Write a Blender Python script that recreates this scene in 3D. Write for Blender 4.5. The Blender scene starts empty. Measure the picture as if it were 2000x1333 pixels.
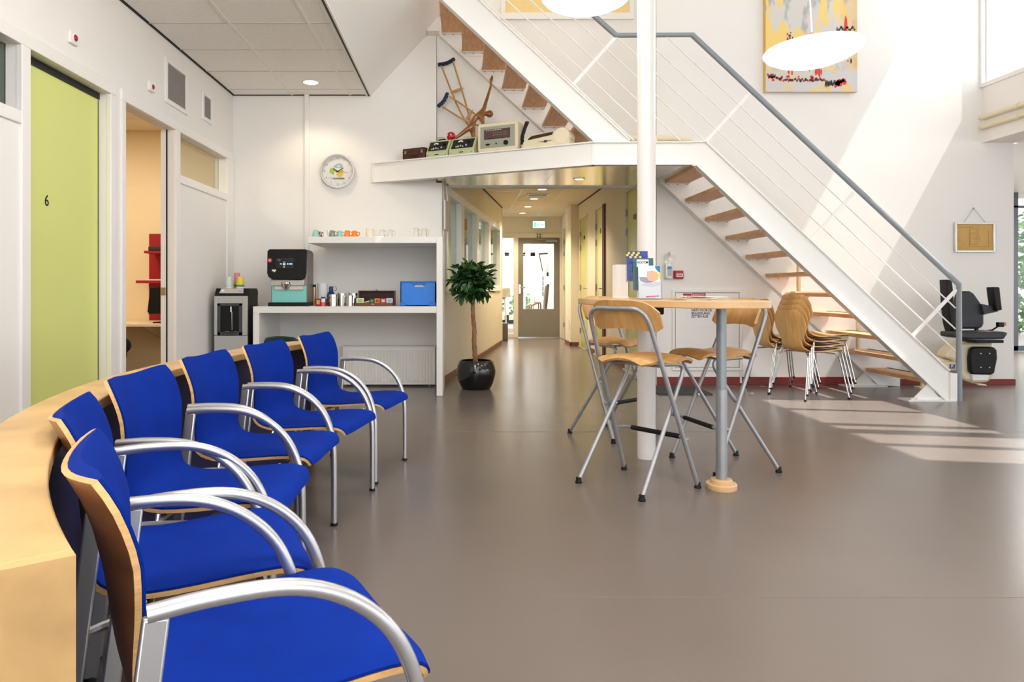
import bpy, bmesh, math, random
from mathutils import Vector, Matrix
random.seed(7)
R = math.radians
SC = bpy.context.scene
COL = SC.collection
# ------------------------------------------------------------------ camera
F, CX, CY, H = 1400.0, 903.0, 564.0, 1.0       # focal length and principal point of the 2000x1333 photograph, eye height
cam = bpy.data.cameras.new('camera'); camo = bpy.data.objects.new('camera', cam); COL.objects.link(camo)
camo.location = (0, 0, H); camo.rotation_euler = (R(90), 0, 0)
cam.sensor_fit = 'HORIZONTAL'; cam.sensor_width = 36.0; cam.lens = 36.0 * F / 2000.0
cam.shift_x = (1000 - CX) / 2000.0; cam.shift_y = (CY - 666.5) / 2000.0
cam.clip_start = 0.02; cam.clip_end = 300
SC.camera = camo
# ------------------------------------------------------------------ exposure, sky, sun, daylight
SC.view_settings.view_transform = 'Standard'; SC.view_settings.look = 'None'
SC.view_settings.gamma = 1.0; SC.view_settings.use_curve_mapping = False
SC.view_settings.exposure = 0.23
try:
    SC.cycles.diffuse_bounces = 7; SC.cycles.max_bounces = 14; SC.cycles.transparent_max_bounces = 24
    SC.cycles.sample_clamp_indirect = 8.0; SC.cycles.caustics_reflective = False; SC.cycles.caustics_refractive = False
except Exception:
    pass
W = bpy.data.worlds.new('sky'); SC.world = W; W.use_nodes = True
bg = W.node_tree.nodes['Background']; bg.inputs[0].default_value = (0.93, 0.965, 1.0, 1); bg.inputs[1].default_value = 2.65
def lamp(kind, name, loc, energy, color=(1, 1, 1), rot=(0, 0, 0), **kw):
    l = bpy.data.lights.new(name, kind); l.energy = energy; l.color = color
    for k, v in kw.items(): setattr(l, k, v)
    o = bpy.data.objects.new(name, l); COL.objects.link(o); o.location = loc; o.rotation_euler = rot
    return o
SUND = Vector((-0.53, 0.095, -1.0)).normalized()
sun = lamp('SUN', 'sun', (6, 3, 9), 8.5, (1.0, 0.975, 0.93), angle=R(0.6))
sun.rotation_euler = SUND.to_track_quat('-Z', 'Y').to_euler()
WARM = (1.0, 0.80, 0.56)
for k_, p_, e_ in (('SPOT', (1.0, 0.9, 2.9), 140), ('SPOT', (2.9, 1.8, 2.9), 70), ('POINT', (-.6, 0.9, 2.7), 72), ('POINT', (-.4, 3.3, 2.75), 48)):   # added fill lamps, no fixtures, brightening left wall, ceiling and near floor
    lamp(k_, 'hall_fill', p_, e_, (1.0, 0.945, 0.88), shadow_soft_size=.35, **({'spot_size': R(120), 'spot_blend': .9} if k_ == 'SPOT' else {}))
lamp('POINT', 'upper_hall_light', (-1.2, 7.0, 5.6), 40, (1.0, .86, .66), shadow_soft_size=.2)

# ------------------------------------------------------------------ projection helpers: a pixel of the photograph on a known plane
def P(px, py, y): return Vector(((px - CX) * y / F, y, H - (py - CY) * y / F))
def PX(px, y): return (px - CX) * y / F
def PZ(py, y): return H - (py - CY) * y / F
def YX(px, x): return x * F / (px - CX)
def FL(px, py):
    y = F * H / (py - CY); return Vector(((px - CX) * y / F, y, 0.0))
def YF(py): return F * H / (py - CY)

# ------------------------------------------------------------------ materials
MATS = {}
def pm(name, col, rough=0.5, metal=0.0, var=0.0, vs=8.0, stretch=(1, 1, 1), bump=0.0, bs=150.0, spec=0.5, coat=0.0, emit=None, es=0.0, alpha=1.0, trans=0.0, ior=1.45, dark=None):
    if name in MATS: return MATS[name]
    m = bpy.data.materials.new(name); m.use_nodes = True; nt = m.node_tree; b = nt.nodes['Principled BSDF']
    b.inputs['Base Color'].default_value = (*col, 1); b.inputs['Roughness'].default_value = rough
    b.inputs['Metallic'].default_value = metal; b.inputs['Specular IOR Level'].default_value = spec
    b.inputs['Coat Weight'].default_value = coat; b.inputs['Coat Roughness'].default_value = 0.08
    b.inputs['IOR'].default_value = ior
    if trans: b.inputs['Transmission Weight'].default_value = trans
    if alpha < 1: b.inputs['Alpha'].default_value = alpha
    if emit:
        b.inputs['Emission Color'].default_value = (*emit, 1); b.inputs['Emission Strength'].default_value = es
    tc = nt.nodes.new('ShaderNodeTexCoord'); mp = nt.nodes.new('ShaderNodeMapping')
    mp.inputs['Scale'].default_value = stretch; nt.links.new(tc.outputs['Object'], mp.inputs['Vector'])
    nz = nt.nodes.new('ShaderNodeTexNoise'); nz.inputs['Scale'].default_value = vs; nz.inputs['Detail'].default_value = 6
    nt.links.new(mp.outputs['Vector'], nz.inputs['Vector'])
    cr = nt.nodes.new('ShaderNodeMapRange'); cr.inputs['From Min'].default_value = 0.3; cr.inputs['From Max'].default_value = 0.7
    nt.links.new(nz.outputs['Fac'], cr.inputs['Value'])
    mx = nt.nodes.new('ShaderNodeMix'); mx.data_type = 'RGBA'
    d = dark if dark else tuple(c * (1 - var) for c in col)
    mx.inputs[6].default_value = (*d, 1); mx.inputs[7].default_value = (*(tuple(min(1, c * (1 + var * .4)) for c in col)), 1)
    nt.links.new(cr.outputs['Result'], mx.inputs[0])
    nt.links.new(mx.outputs[2], b.inputs['Base Color'])
    if bump:
        n2 = nt.nodes.new('ShaderNodeTexNoise'); n2.inputs['Scale'].default_value = bs; n2.inputs['Detail'].default_value = 3
        nt.links.new(tc.outputs['Object'], n2.inputs['Vector'])
        bp = nt.nodes.new('ShaderNodeBump'); bp.inputs['Strength'].default_value = bump; bp.inputs['Distance'].default_value = 0.002
        nt.links.new(n2.outputs['Fac'], bp.inputs['Height']); nt.links.new(bp.outputs['Normal'], b.inputs['Normal'])
    MATS[name] = m
    return m
def glassmat(name, tint=(1, 1, 1), refl=0.08):
    if name in MATS: return MATS[name]
    m = bpy.data.materials.new(name); m.use_nodes = True; nt = m.node_tree
    for n in list(nt.nodes): nt.nodes.remove(n)
    o = nt.nodes.new('ShaderNodeOutputMaterial'); t = nt.nodes.new('ShaderNodeBsdfTransparent'); g = nt.nodes.new('ShaderNodeBsdfGlossy')
    t.inputs[0].default_value = (*tint, 1); g.inputs['Roughness'].default_value = 0.02
    lw = nt.nodes.new('ShaderNodeLayerWeight'); lw.inputs[0].default_value = 0.5
    pw = nt.nodes.new('ShaderNodeMath'); pw.operation = 'POWER'; pw.inputs[1].default_value = 4.0
    ma = nt.nodes.new('ShaderNodeMath'); ma.operation = 'MULTIPLY_ADD'; ma.inputs[1].default_value = 0.45; ma.inputs[2].default_value = 0.035
    nt.links.new(lw.outputs['Facing'], pw.inputs[0]); nt.links.new(pw.outputs[0], ma.inputs[0]); lw = ma
    mxs = nt.nodes.new('ShaderNodeMixShader')
    nt.links.new(lw.outputs[0], mxs.inputs[0]); nt.links.new(t.outputs[0], mxs.inputs[1]); nt.links.new(g.outputs[0], mxs.inputs[2])
    nt.links.new(mxs.outputs[0], o.inputs[0]); MATS[name] = m
    return m
def emat(name, col, s):
    if name in MATS: return MATS[name]
    m = bpy.data.materials.new(name); m.use_nodes = True; nt = m.node_tree
    for n in list(nt.nodes): nt.nodes.remove(n)
    o = nt.nodes.new('ShaderNodeOutputMaterial'); e = nt.nodes.new('ShaderNodeEmission')
    e.inputs[0].default_value = (*col, 1); e.inputs[1].default_value = s; nt.links.new(e.outputs[0], o.inputs[0]); MATS[name] = m
    return m
M_WALL = pm('wall_paint', (.81, .792, .765), .75, var=.015, vs=2, bump=.15, bs=220)
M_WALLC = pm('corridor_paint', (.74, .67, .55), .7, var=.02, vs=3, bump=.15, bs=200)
M_WHITE = pm('white_lacquer', (.80, .785, .76), .35, var=.01, vs=3)
M_FRAME = pm('frame_white', (.82, .805, .78), .3, var=.01, vs=3)
M_STEELW = pm('white_steel', (.83, .82, .795), .32, var=.012, vs=4)
M_CEIL = pm('ceiling_tile_mineral', (.88, .855, .825), .9, var=.06, vs=60, bump=.3, bs=300)
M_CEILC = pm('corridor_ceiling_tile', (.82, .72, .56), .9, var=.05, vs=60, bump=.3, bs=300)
M_RAIL = pm('ceiling_rail_white', (.78, .75, .70), .4)
M_BLACK = pm('black_gap', (.012, .012, .012), .6)
M_FLOOR = pm('linoleum_taupe', (.168, .138, .121), .22, var=.06, vs=1.2, bump=.05, bs=400, spec=.24)
M_SEAM = pm('floor_seam_dark', (.19, .16, .135), .5)
M_BASE = pm('baseboard_red_brown', (.20, .022, .016), .45, var=.12, vs=10)
M_BASEC = pm('baseboard_brown', (.16, .055, .025), .45, var=.12, vs=10)
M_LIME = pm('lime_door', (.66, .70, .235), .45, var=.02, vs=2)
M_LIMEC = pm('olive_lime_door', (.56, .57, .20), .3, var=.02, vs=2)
M_GREYD = pm('taupe_grey_door', (.215, .19, .165), .5, var=.04, vs=5)
M_BIRCH = pm('birch_ply', (.72, .46, .235), .35, var=.16, vs=4, stretch=(1, 1, 5), spec=.4)
M_BIRCHE = pm('birch_edge', (.70, .43, .19), .45, var=.25, vs=14, stretch=(1, 1, 12))
M_LEDGE = pm('ledge_birch', (.62, .385, .165), .36, var=.26, vs=7.0, stretch=(1, 1, 1.2), spec=.4)
M_BEECH = pm('beech_tread', (.72, .41, .185), .42, var=.22, vs=7, stretch=(7, 1, 1))
M_SHELL = pm('beech_shell', (.72, .41, .15), .38, var=.22, vs=6, stretch=(1, 9, 1))
M_STOOLW = pm('stool_birch', (.66, .36, .125), .36, var=.22, vs=7, stretch=(1.5, 4, 1))
M_EDGEW = pm('ply_edge_light', (.72, .42, .17), .45, var=.2, vs=30, stretch=(1, 1, 6))
M_PLYB = pm('ply_shaded', (.30, .125, .05), .3, var=.3, vs=6, stretch=(1, 1, 4))  # rear face of the chair ply, its shade put into the brown
M_BLUE = pm('blue_wool', (.0015, .024, .26), .9, var=.14, vs=9, bump=.35, bs=900, spec=.12)
M_NAVY = pm('navy_panel', (.018, .018, .085), .5, var=.1, vs=4)
M_ALU = pm('satin_aluminium', (.56, .56, .57), .33, metal=.85, var=.03, vs=4)
M_CHROME = pm('chrome', (.60, .595, .58), .16, metal=1.0)
M_GREYT = pm('silver_grey_tube', (.36, .365, .38), .38, metal=.55, var=.08, vs=25)
M_HAND = pm('grey_handrail', (.25, .285, .31), .38, metal=.1, var=.05, vs=10)
M_RUB = pm('black_rubber', (.010, .010, .011), .6, spec=.25)
M_BLKP = pm('black_plastic', (.010, .010, .011), .4, spec=.22)
M_SOFFIT = pm('brushed_soffit', (.74, .70, .62), .17, metal=1.0, var=.06, vs=3, stretch=(1, 14, 1))
M_GLASS = glassmat('clear_glass')
M_GLASST = glassmat('tinted_glass', (.90, .95, .93))
M_COPPER = pm('copper_cap', (.80, .50, .33), .35, metal=.6)
M_LAMP = emat('opal_lamp_glow', (1.0, .965, .90), 3.2)
M_DOWN = emat('downlight_glow', (1.0, .86, .62), 9.0)
M_CREAM = pm('cream_enamel', (.74, .66, .46), .35, var=.03, vs=5)
M_RED = pm('signal_red', (.42, .012, .016), .4)
M_PAPER = pm('paper_white', (.82, .81, .80), .7)

# ------------------------------------------------------------------ mesh builder
def fillet(path, rad, n=6):
    path = [Vector(p) for p in path]; out = [path[0]]
    for i in range(1, len(path) - 1):
        a, b, c = path[i - 1], path[i], path[i + 1]
        r = min(rad, (a - b).length * .49, (c - b).length * .49)
        p0 = b + (a - b).normalized() * r; p1 = b + (c - b).normalized() * r
        for k in range(n + 1):
            t = k / n; out.append(p0 * (1 - t) ** 2 + b * 2 * t * (1 - t) + p1 * t * t)
    out.append(path[-1]); return out
def catmull(pts, n=6):
    pts = [Vector(p) for p in pts]; q = [pts[0] * 2 - pts[1]] + pts + [pts[-1] * 2 - pts[-2]]; out = []
    for i in range(1, len(q) - 2):
        for k in range(n):
            t = k / n
            out.append(.5 * ((2 * q[i]) + (q[i + 1] - q[i - 1]) * t + (2 * q[i - 1] - 5 * q[i] + 4 * q[i + 1] - q[i + 2]) * t * t + (3 * q[i] - q[i - 1] - 3 * q[i + 1] + q[i + 2]) * t ** 3))
    out.append(pts[-1]); return out
class MB:
    def __init__(s): s.v = []; s.f = []
    def add(s, vs, fs, M=None):
        o = len(s.v)
        for v in vs: s.v.append((M @ Vector(v)) if M else Vector(v))
        for f in fs: s.f.append([i + o for i in f])
        return s
    def box(s, x0, x1, y0, y1, z0, z1, M=None):
        if x0 > x1: x0, x1 = x1, x0
        if y0 > y1: y0, y1 = y1, y0
        if z0 > z1: z0, z1 = z1, z0
        v = [(x0, y0, z0), (x1, y0, z0), (x1, y1, z0), (x0, y1, z0), (x0, y0, z1), (x1, y0, z1), (x1, y1, z1), (x0, y1, z1)]
        return s.add(v, [[3, 2, 1, 0], [4, 5, 6, 7], [0, 1, 5, 4], [1, 2, 6, 5], [2, 3, 7, 6], [3, 0, 4, 7]], M)
    def prism(s, poly, a0, a1, plane='xz', M=None):
        f = {'xz': lambda p, a: (p[0], a, p[1]), 'xy': lambda p, a: (p[0], p[1], a), 'yz': lambda p, a: (a, p[0], p[1])}[plane]
        n = len(poly); v = [f(p, a0) for p in poly] + [f(p, a1) for p in poly]
        return s.add(v, [list(range(n))[::-1], list(range(n, 2 * n))] + [[i, (i + 1) % n, n + (i + 1) % n, n + i] for i in range(n)], M)
    def tube(s, path, r, n=10, M=None, closed=False):
        path = [Vector(p) for p in path]; m = len(path); rs = r if isinstance(r, (list, tuple)) else [r] * m
        T = []
        for i in range(m):
            if closed: t = path[(i + 1) % m] - path[i - 1]
            else: t = path[min(i + 1, m - 1)] - path[max(i - 1, 0)]
            T.append(t.normalized())
        u = T[0].orthogonal().normalized(); vs = []; fs = []
        for i in range(m):
            u = (u - T[i] * u.dot(T[i])); u = u.normalized() if u.length > 1e-6 else T[i].orthogonal().normalized()
            w = T[i].cross(u)
            for k in range(n):
                a = 2 * math.pi * k / n; vs.append(path[i] + (u * math.cos(a) + w * math.sin(a)) * rs[i])
        for i in range(m if closed else m - 1):
            j = (i + 1) % m
            for k in range(n): fs.append([i * n + k, i * n + (k + 1) % n, j * n + (k + 1) % n, j * n + k])
        if not closed: fs.append(list(range(n))[::-1]); fs.append([(m - 1) * n + k for k in range(n)])
        return s.add(vs, fs, M)
    def cyl(s, p0, p1, r, r2=None, n=16, M=None): return s.tube([p0, p1], [r, r if r2 is None else r2], n, M)
    def lathe(s, prof, c=(0, 0, 0), n=28, M=None):
        vs = []; fs = []; m = len(prof)
        for r, z in prof:
            for k in range(n):
                a = 2 * math.pi * k / n; vs.append((c[0] + max(r, 1e-5) * math.cos(a), c[1] + max(r, 1e-5) * math.sin(a), c[2] + z))
        for i in range(m - 1):
            for k in range(n): fs.append([i * n + k, i * n + (k + 1) % n, (i + 1) * n + (k + 1) % n, (i + 1) * n + k])
        if prof[0][0] > 1e-4 and prof[-1][0] > 1e-4:
            for k in range(n): fs.append([(m - 1) * n + k, (m - 1) * n + (k + 1) % n, (k + 1) % n, k])
        else:
            fs.append(list(range(n))[::-1]); fs.append([(m - 1) * n + k for k in range(n)])
        return s.add(vs, fs, M)
    def ball(s, c, rx, ry=None, rz=None, n=16, m=10, M=None):
        ry = ry or rx; rz = rz or rx
        prof = [(math.sin(math.pi * i / m), -math.cos(math.pi * i / m)) for i in range(m + 1)]
        vs = []; fs = []
        for r, z in prof:
            for k in range(n):
                a = 2 * math.pi * k / n; vs.append((c[0] + rx * max(r, 1e-4) * math.cos(a), c[1] + ry * max(r, 1e-4) * math.sin(a), c[2] + rz * z))
        for i in range(m):
            for k in range(n): fs.append([i * n + k, i * n + (k + 1) % n, (i + 1) * n + (k + 1) % n, (i + 1) * n + k])
        return s.add(vs, fs, M)
    def bar(s, p0, p1, w, t, up=(0, 0, 1), M=None):
        p0, p1, up = Vector(p0), Vector(p1), Vector(up); d = (p1 - p0).normalized(); a = d.cross(up).normalized(); b = a.cross(d)
        vs = []
        for p in (p0, p1):
            for sx, sy in ((-1, -1), (1, -1), (1, 1), (-1, 1)): vs.append(p + a * sx * w / 2 + b * sy * t / 2)
        return s.add(vs, [[3, 2, 1, 0], [4, 5, 6, 7], [0, 1, 5, 4], [1, 2, 6, 5], [2, 3, 7, 6], [3, 0, 4, 7]], M)
    def sheet(s, g, th, M=None, back=None):
        """closed solid from a grid of points g[i][j], thickened to the back of the grid normal"""
        n, m = len(g), len(g[0]); g = [[Vector(p) for p in row] for row in g]
        nr = [[None] * m for _ in range(n)]
        for i in range(n):
            for j in range(m):
                a = g[min(i + 1, n - 1)][j] - g[max(i - 1, 0)][j]; b = g[i][min(j + 1, m - 1)] - g[i][max(j - 1, 0)]
                c = a.cross(b); nr[i][j] = c.normalized() if c.length > 1e-9 else Vector((0, 0, 1))
        vs = [g[i][j] for i in range(n) for j in range(m)] + ([Vector(p) for r_ in back for p in r_] if back else [g[i][j] + nr[i][j] * th for i in range(n) for j in range(m)])
        q = n * m; fs = []
        for i in range(n - 1):
            for j in range(m - 1):
                a, b, c, d = i * m + j, i * m + j + 1, (i + 1) * m + j + 1, (i + 1) * m + j
                fs.append([d, c, b, a]); fs.append([a + q, b + q, c + q, d + q])
        per = [(0, j) for j in range(m)] + [(i, m - 1) for i in range(1, n)] + [(n - 1, j) for j in range(m - 2, -1, -1)] + [(i, 0) for i in range(n - 2, 0, -1)]
        ids = [i * m + j for i, j in per]
        for k in range(len(ids)):
            a, b = ids[k], ids[(k + 1) % len(ids)]; fs.append([a, b, b + q, a + q])
        return s.add(vs, fs, M)
    def leafquad(s, c, d, nrm, L, w, fold=.25):
        d = d.normalized(); sd = d.cross(nrm).normalized(); up = sd.cross(d)
        pts = [c, c + d * L * .3 + sd * w * .5 + up * w * fold, c + d * L * .7 + sd * w * .4 + up * w * fold * .7, c + d * L, c + d * L * .7 - sd * w * .4 + up * w * fold * .7, c + d * L * .3 - sd * w * .5 + up * w * fold]
        mid = [c + d * L * .3, c + d * L * .7 - up * L * .04]
        return s.add(pts + mid, [[0, 1, 6], [1, 2, 7, 6], [2, 3, 7], [0, 6, 5], [6, 7, 4, 5], [7, 3, 4]])
    def bounds(s):
        return [min(v[i] for v in s.v) for i in range(3)], [max(v[i] for v in s.v) for i in range(3)]
ROOT = {}
def invw(o):
    loc, rz = ROOT[o.name]; return (Matrix.Translation(loc) @ Matrix.Rotation(rz, 4, 'Z')).inverted()
def mesh_of(name, mb, mat, xf=None, smooth=True, ang=35):
    me = bpy.data.meshes.new(name)
    vs = [tuple(xf @ v) if xf else tuple(v) for v in mb.v]
    me.from_pydata(vs, [], mb.f); me.validate()
    b = bmesh.new(); b.from_mesh(me); bmesh.ops.recalc_face_normals(b, faces=b.faces); b.to_mesh(me); b.free()
    me.materials.append(mat)
    if smooth:
        for p in me.polygons: p.use_smooth = True
        me.set_sharp_from_angle(angle=R(ang))
    return me
def bevelmod(o, w):
    if w:
        m = o.modifiers.new('bevel', 'BEVEL'); m.width = w; m.segments = 2; m.limit_method = 'ANGLE'; m.angle_limit = R(40)
def link(o): COL.objects.link(o); return o
def props(o, label=None, cat=None, group=None, kind=None):
    if label: o['label'] = label
    if cat: o['category'] = cat
    if group: o['group'] = group
    if kind: o['kind'] = kind
    return o
def thing(name, label, cat, loc=(0, 0, 0), rz=0.0, group=None):
    o = bpy.data.objects.new(name, None); link(o); o.location = loc; o.rotation_euler = (0, 0, rz); o.empty_display_size = .1
    ROOT[o.name] = (Vector(loc), rz)
    return props(o, label, cat, group)
def part(name, mb, mat, parent, world=True, bevel=0, smooth=True, label=None, kind=None, ang=35):
    """a mesh child; mb is in world coordinates (world=True) or in the thing's own frame"""
    xf = invw(parent) if world else None
    o = bpy.data.objects.new(name, mesh_of(name, mb, mat, xf, smooth, ang)); link(o); o.parent = parent
    ROOT[o.name] = ROOT[parent.name]; bevelmod(o, bevel)
    return props(o, label, None, None, kind)
def solo(name, mb, mat, label=None, cat=None, group=None, kind=None, bevel=0, smooth=True, ang=35):
    lo, hi = mb.bounds(); c = Vector(((lo[0] + hi[0]) / 2, (lo[1] + hi[1]) / 2, lo[2]))
    o = bpy.data.objects.new(name, mesh_of(name, mb, mat, Matrix.Translation(-c), smooth, ang)); link(o); o.location = c
    ROOT[o.name] = (c, 0.0); bevelmod(o, bevel)
    return props(o, label, cat, group, kind)
def struct(name, mb, mat, bevel=0, smooth=True):
    o = bpy.data.objects.new(name, mesh_of(name, mb, mat, None, smooth)); link(o); ROOT[o.name] = (Vector((0, 0, 0)), 0.0); bevelmod(o, bevel)
    return props(o, kind='structure')
def dup(root, loc, rz, label=None):
    r = root.copy(); link(r); r.location = loc; r.rotation_euler = (0, 0, rz); ROOT[r.name] = (Vector(loc), rz)
    if label: r['label'] = label
    for ch in list(root.children):
        c = ch.copy(); link(c); c.parent = r; ROOT[c.name] = ROOT[r.name]
        for g in list(ch.children):
            d = g.copy(); link(d); d.parent = c; ROOT[d.name] = ROOT[r.name]
    return r
def text(name, s, size, loc, mat, parent, rz=0.0, align='CENTER', tilt=0.0, bold=0.0, ext=.0006, sx=1.0):
    cu = bpy.data.curves.new(name, 'FONT'); cu.body = s; cu.size = size; cu.align_x = align; cu.align_y = 'CENTER'; cu.extrude = ext; cu.offset = bold
    cu.resolution_u = 3
    t = bpy.data.objects.new(name, cu); link(t)
    me = bpy.data.meshes.new_from_object(t); bpy.data.objects.remove(t)
    X = Matrix.Translation(loc) @ Matrix.Rotation(rz, 4, 'Z') @ Matrix.Rotation(R(90) + tilt, 4, 'X') @ Matrix.Diagonal((sx, 1, 1, 1))
    me.transform(invw(parent) @ X); me.materials.clear(); me.materials.append(mat)
    o = bpy.data.objects.new(name, me); link(o); o.parent = parent; ROOT[o.name] = ROOT[parent.name]
    return o
M_INK = pm('black_ink', (.012, .012, .012), .6)

# =================================================================== SETTING
YB, XL, ZC = 7.447, -2.383, 3.01            # back wall, left wall, left ceiling height
XR, ZCC, YE = 2.02, 2.46, 14.58             # corridor right wall, corridor ceiling, corridor end wall
LX0 = -0.212                                # where the oblique corridor wall leaves the back wall
def lw(y): return -.186 + (y - 7.588) * .1688   # x of the oblique corridor wall
XW = 5.40                                   # upper right wall
fl = MB(); fl.box(-6, 14, -4.5, 19, -.12, 0); floor = struct('floor', fl, M_FLOOR, smooth=False)
sm = MB()
sm.box(.3, 1.9, 2.318, 2.321, .0, .0008); sm.box(-.3, 6, 5.0, 5.003, 0, .0008)
part('seam', sm, M_SEAM, floor, smooth=False)

# left wall with two door openings and two transom windows
Y1a, Y1b = YX(55, XL), YX(213.4, XL); Y2a, Y2b = YX(242.4, XL), YX(341, XL); Y3a, Y3b = YX(349.4, XL), YX(442, XL)
ZD, ZH, ZT, ZU = 2.32, 2.395, 1.956, 1.888
YTA = YX(38.8, XL)
wl = MB(); t = .112; x0, x1 = XL - t, XL
wl.box(x0, x1, -4.5, YB + .1, ZD, 3.25)
wl.box(x0, x1, -4.5, 2.7, 0, ZD)
wl.box(x0, x1, 2.7, YTA, 0, ZT); wl.box(x0, x1, YTA, Y1a, 0, ZD)
wl.box(x0, x1, Y1b, Y2a, 0, ZD); wl.box(x0, x1, Y2b, Y3a, 0, ZD); wl.box(x0, x1, Y3a, Y3b, 0, ZT); wl.box(x0, x1, Y3b, YB + .1, 0, ZD)
wall_left = struct('wall_left', wl, M_WALL, smooth=False)
fr = MB(); p = .014
e = .003
for a, b in ((YTA - e, Y1a + e), (Y1b - e, YX(223, XL)), (YX(234.6, XL), Y2a + e), (Y2b - e, Y3a + e), (Y3b - e, YX(454, XL))): fr.box(XL - .02, XL + p, a, b, 0, ZD - e)
fr.box(XL - .02, XL + p, 2.6, YX(223, XL), ZD - e, ZH); fr.box(XL - .02, XL + p, YX(234.6, XL), YX(454, XL), ZD - e, ZH)
fr.box(XL - .02, XL + p - .001, 2.6, YTA - e, ZU, ZT + e); fr.box(XL - .02, XL + p - .001, Y3a + e, Y3b - e, ZU, ZT + e)
part('door_frame', fr, M_FRAME, wall_left, bevel=.004)
# window panes of the transoms
for n, a, b in ((1, 2.7, YTA), (2, Y3a, Y3b)):
    g = MB(); g.box(XL - .085, XL - .077, a, b, ZT, ZD); w = struct('window_%d' % n, g, M_GLASST if n == 2 else glassmat('dark_glass', (.55, .62, .60)), smooth=False)
# door 1 (lime, number 6)
d = MB(); xd = XL - .072; d.box(xd - .04, xd, Y1a - .05, Y1b + .05, 0.005, ZD - .045); door1 = struct('door_1', d, M_LIME, smooth=False)
text('number', '6', .093, (xd + .001, YX(91, xd), PZ(393, YX(91, xd))), M_INK, door1, rz=R(90), bold=.001)
g = MB(); g.box(xd - .02, xd + .002, Y1b - .011, Y1b - .004, 0, ZD - .05); part('door_seal', g, M_BLACK, door1, smooth=False)
g = MB(); g.box(XL - .110, XL - .062, Y1a + .004, Y1b - .004, ZD - .045, ZD - .004); part('door_track', g, M_BLACK, door1, smooth=False)
# door 2: sliding door slid into the wall, its edge and seal in the far jamb
g = MB(); g.box(XL - .11, XL - .066, Y2b - .012, Y2b - .0005, .005, ZD - .01); door2 = struct('door_2', g, M_WHITE, smooth=False)
g = MB(); g.box(XL - .066, XL - .058, Y2b - .014, Y2b - .0005, 0, ZD - .005); part('door_seal', g, M_BLACK, door2, smooth=False)
g = MB(); ya = YX(322, XL - .08); g.box(XL - .104, XL - .070, Y2b - .018, Y2b - .008, PZ(577, ya), PZ(562, ya)); part('latch_plate', g, pm('brass', (.45, .33, .16), .35, metal=.8), door2, smooth=False)

# offices behind the left wall
of = MB(); ox0, oy1 = -6.0, 7.75
of.box(ox0 - .1, ox0, 2.3, oy1 + .1, 0, 3.0); of.box(ox0, XL - .12, oy1, oy1 + .1, 0, 3.0); of.box(ox0, XL - .12, 2.3, 2.4, 0, 3.0)
of.box(ox0, XL - .12, 4.90, 4.98, 0, 3.0)
struct('wall_office', of, pm('office_paint', (.82, .69, .48), .8, var=.02, vs=3), smooth=False)
oc = MB(); oc.box(ox0, XL - .12, 2.4, oy1, 2.72, 2.80); ceil_o = struct('ceiling_office', oc, M_CEILC, smooth=False)
for k in range(5):
    for j in range(4):
        g = MB(); xx = -2.56 - .6 * j; yy = 5.05 + .54 * k
        g.box(xx - .585, xx, yy, yy + .525, 2.708, 2.721); part('ceiling_tile', g, M_CEILC, ceil_o, smooth=False)
lamp('AREA', 'office_light', (-3.7, 6.3, 2.69), 34, (1.0, .83, .60), size=.6)
lamp('AREA', 'office_light', (-3.7, 3.6, 2.69), 16, (1.0, .93, .8), size=.6)

# back wall, left piece, with its upper part following the roof; recess behind the landing; right piece
wb = MB(); th = .12
wb.prism([(XL - .1, 0), (LX0, 0), (LX0, 2.10), (-.27, 2.10), (-.27, 3.72), (-.98, 3.05), (XL - .1, 3.05)], YB, YB + th, 'xz')
struct('wall_back_left', wb, M_WALL, smooth=False)
wb = MB(); YR = 7.78
wb.box(-.42, XR, YR, YR + .1, 2.098, 6.6)
wb.box(-.40, -.27, YB + .02, YR, 2.306, 4.6)
struct('wall_back_recess', wb, M_WALL, smooth=False)
wb = MB(); wb.box(XR, PX(1980, YB), YB, YB + .35, 0, 6.6); struct('wall_back_right', wb, M_WALL, smooth=False)
bb = MB(); bb.box(XR, PX(1660, YB), YB - .014, YB, 0, .082); bb.box(PX(1655, YB), PX(1982, YB), YB - .014, YB, 0, .06); struct('baseboard_back', bb, M_BASE, bevel=.002)
# trunking on the back wall
# panel seam on the lower left of the back wall
g = MB(); g.box(XL, PX(596, YB), YB - .004, YB, 0, PZ(399, YB)); struct('trim_1', g, M_WALL, smooth=False)
# right wall: beam, window above, column strip
XB = PX(1918, YB)
rw = MB()
rw.box(XB, XB + .42, -4.5, YB, 2.516, 3.10)
rw.box(XW - .02, XW + .25, 7.425, YB + .1, 3.10, 6.6)
rw.box(XW, XW + .25, -4.5, 3.6, 3.10, 6.6)
rw.box(XW, XW + .25, 3.6, YB, 5.58, 6.6)
struct('wall_right', rw, M_WALL, smooth=False)
g = MB(); g.box(XW - .03, XW, 7.415, YB, 3.085, 6.5); g.box(XB - .012, XB, -2, YB, 3.085, 3.13)
struct('trim_2', g, M_FRAME, bevel=.003)
wf = MB(); zs, zt = 3.10, 5.58
wf.box(XW + .02, XW + .09, 3.6, 7.425, zs, zs + .035); wf.box(XW + .02, XW + .09, 3.6, 7.425, zt - .05, zt)
for yc, wd in ((7.415, .02), (5.46, .07), (4.80, .09), (4.54, .16), (4.10, .08), (3.64, .08)): wf.box(XW + .02, XW + .09, yc - wd / 2, yc + wd / 2, zs, zt)
win3 = struct('window_3', wf, M_FRAME, bevel=.003)
ed = [7.405, 5.495, 5.425, 4.845, 4.755, 4.62, 4.46, 4.14, 4.06, 3.68]
for k in range(0, 10, 2):
    g = MB(); g.box(XW + .05, XW + .056, ed[k + 1], ed[k], zs + .035, zt - .05); part('pane', g, M_GLASS, win3, smooth=False)
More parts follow.
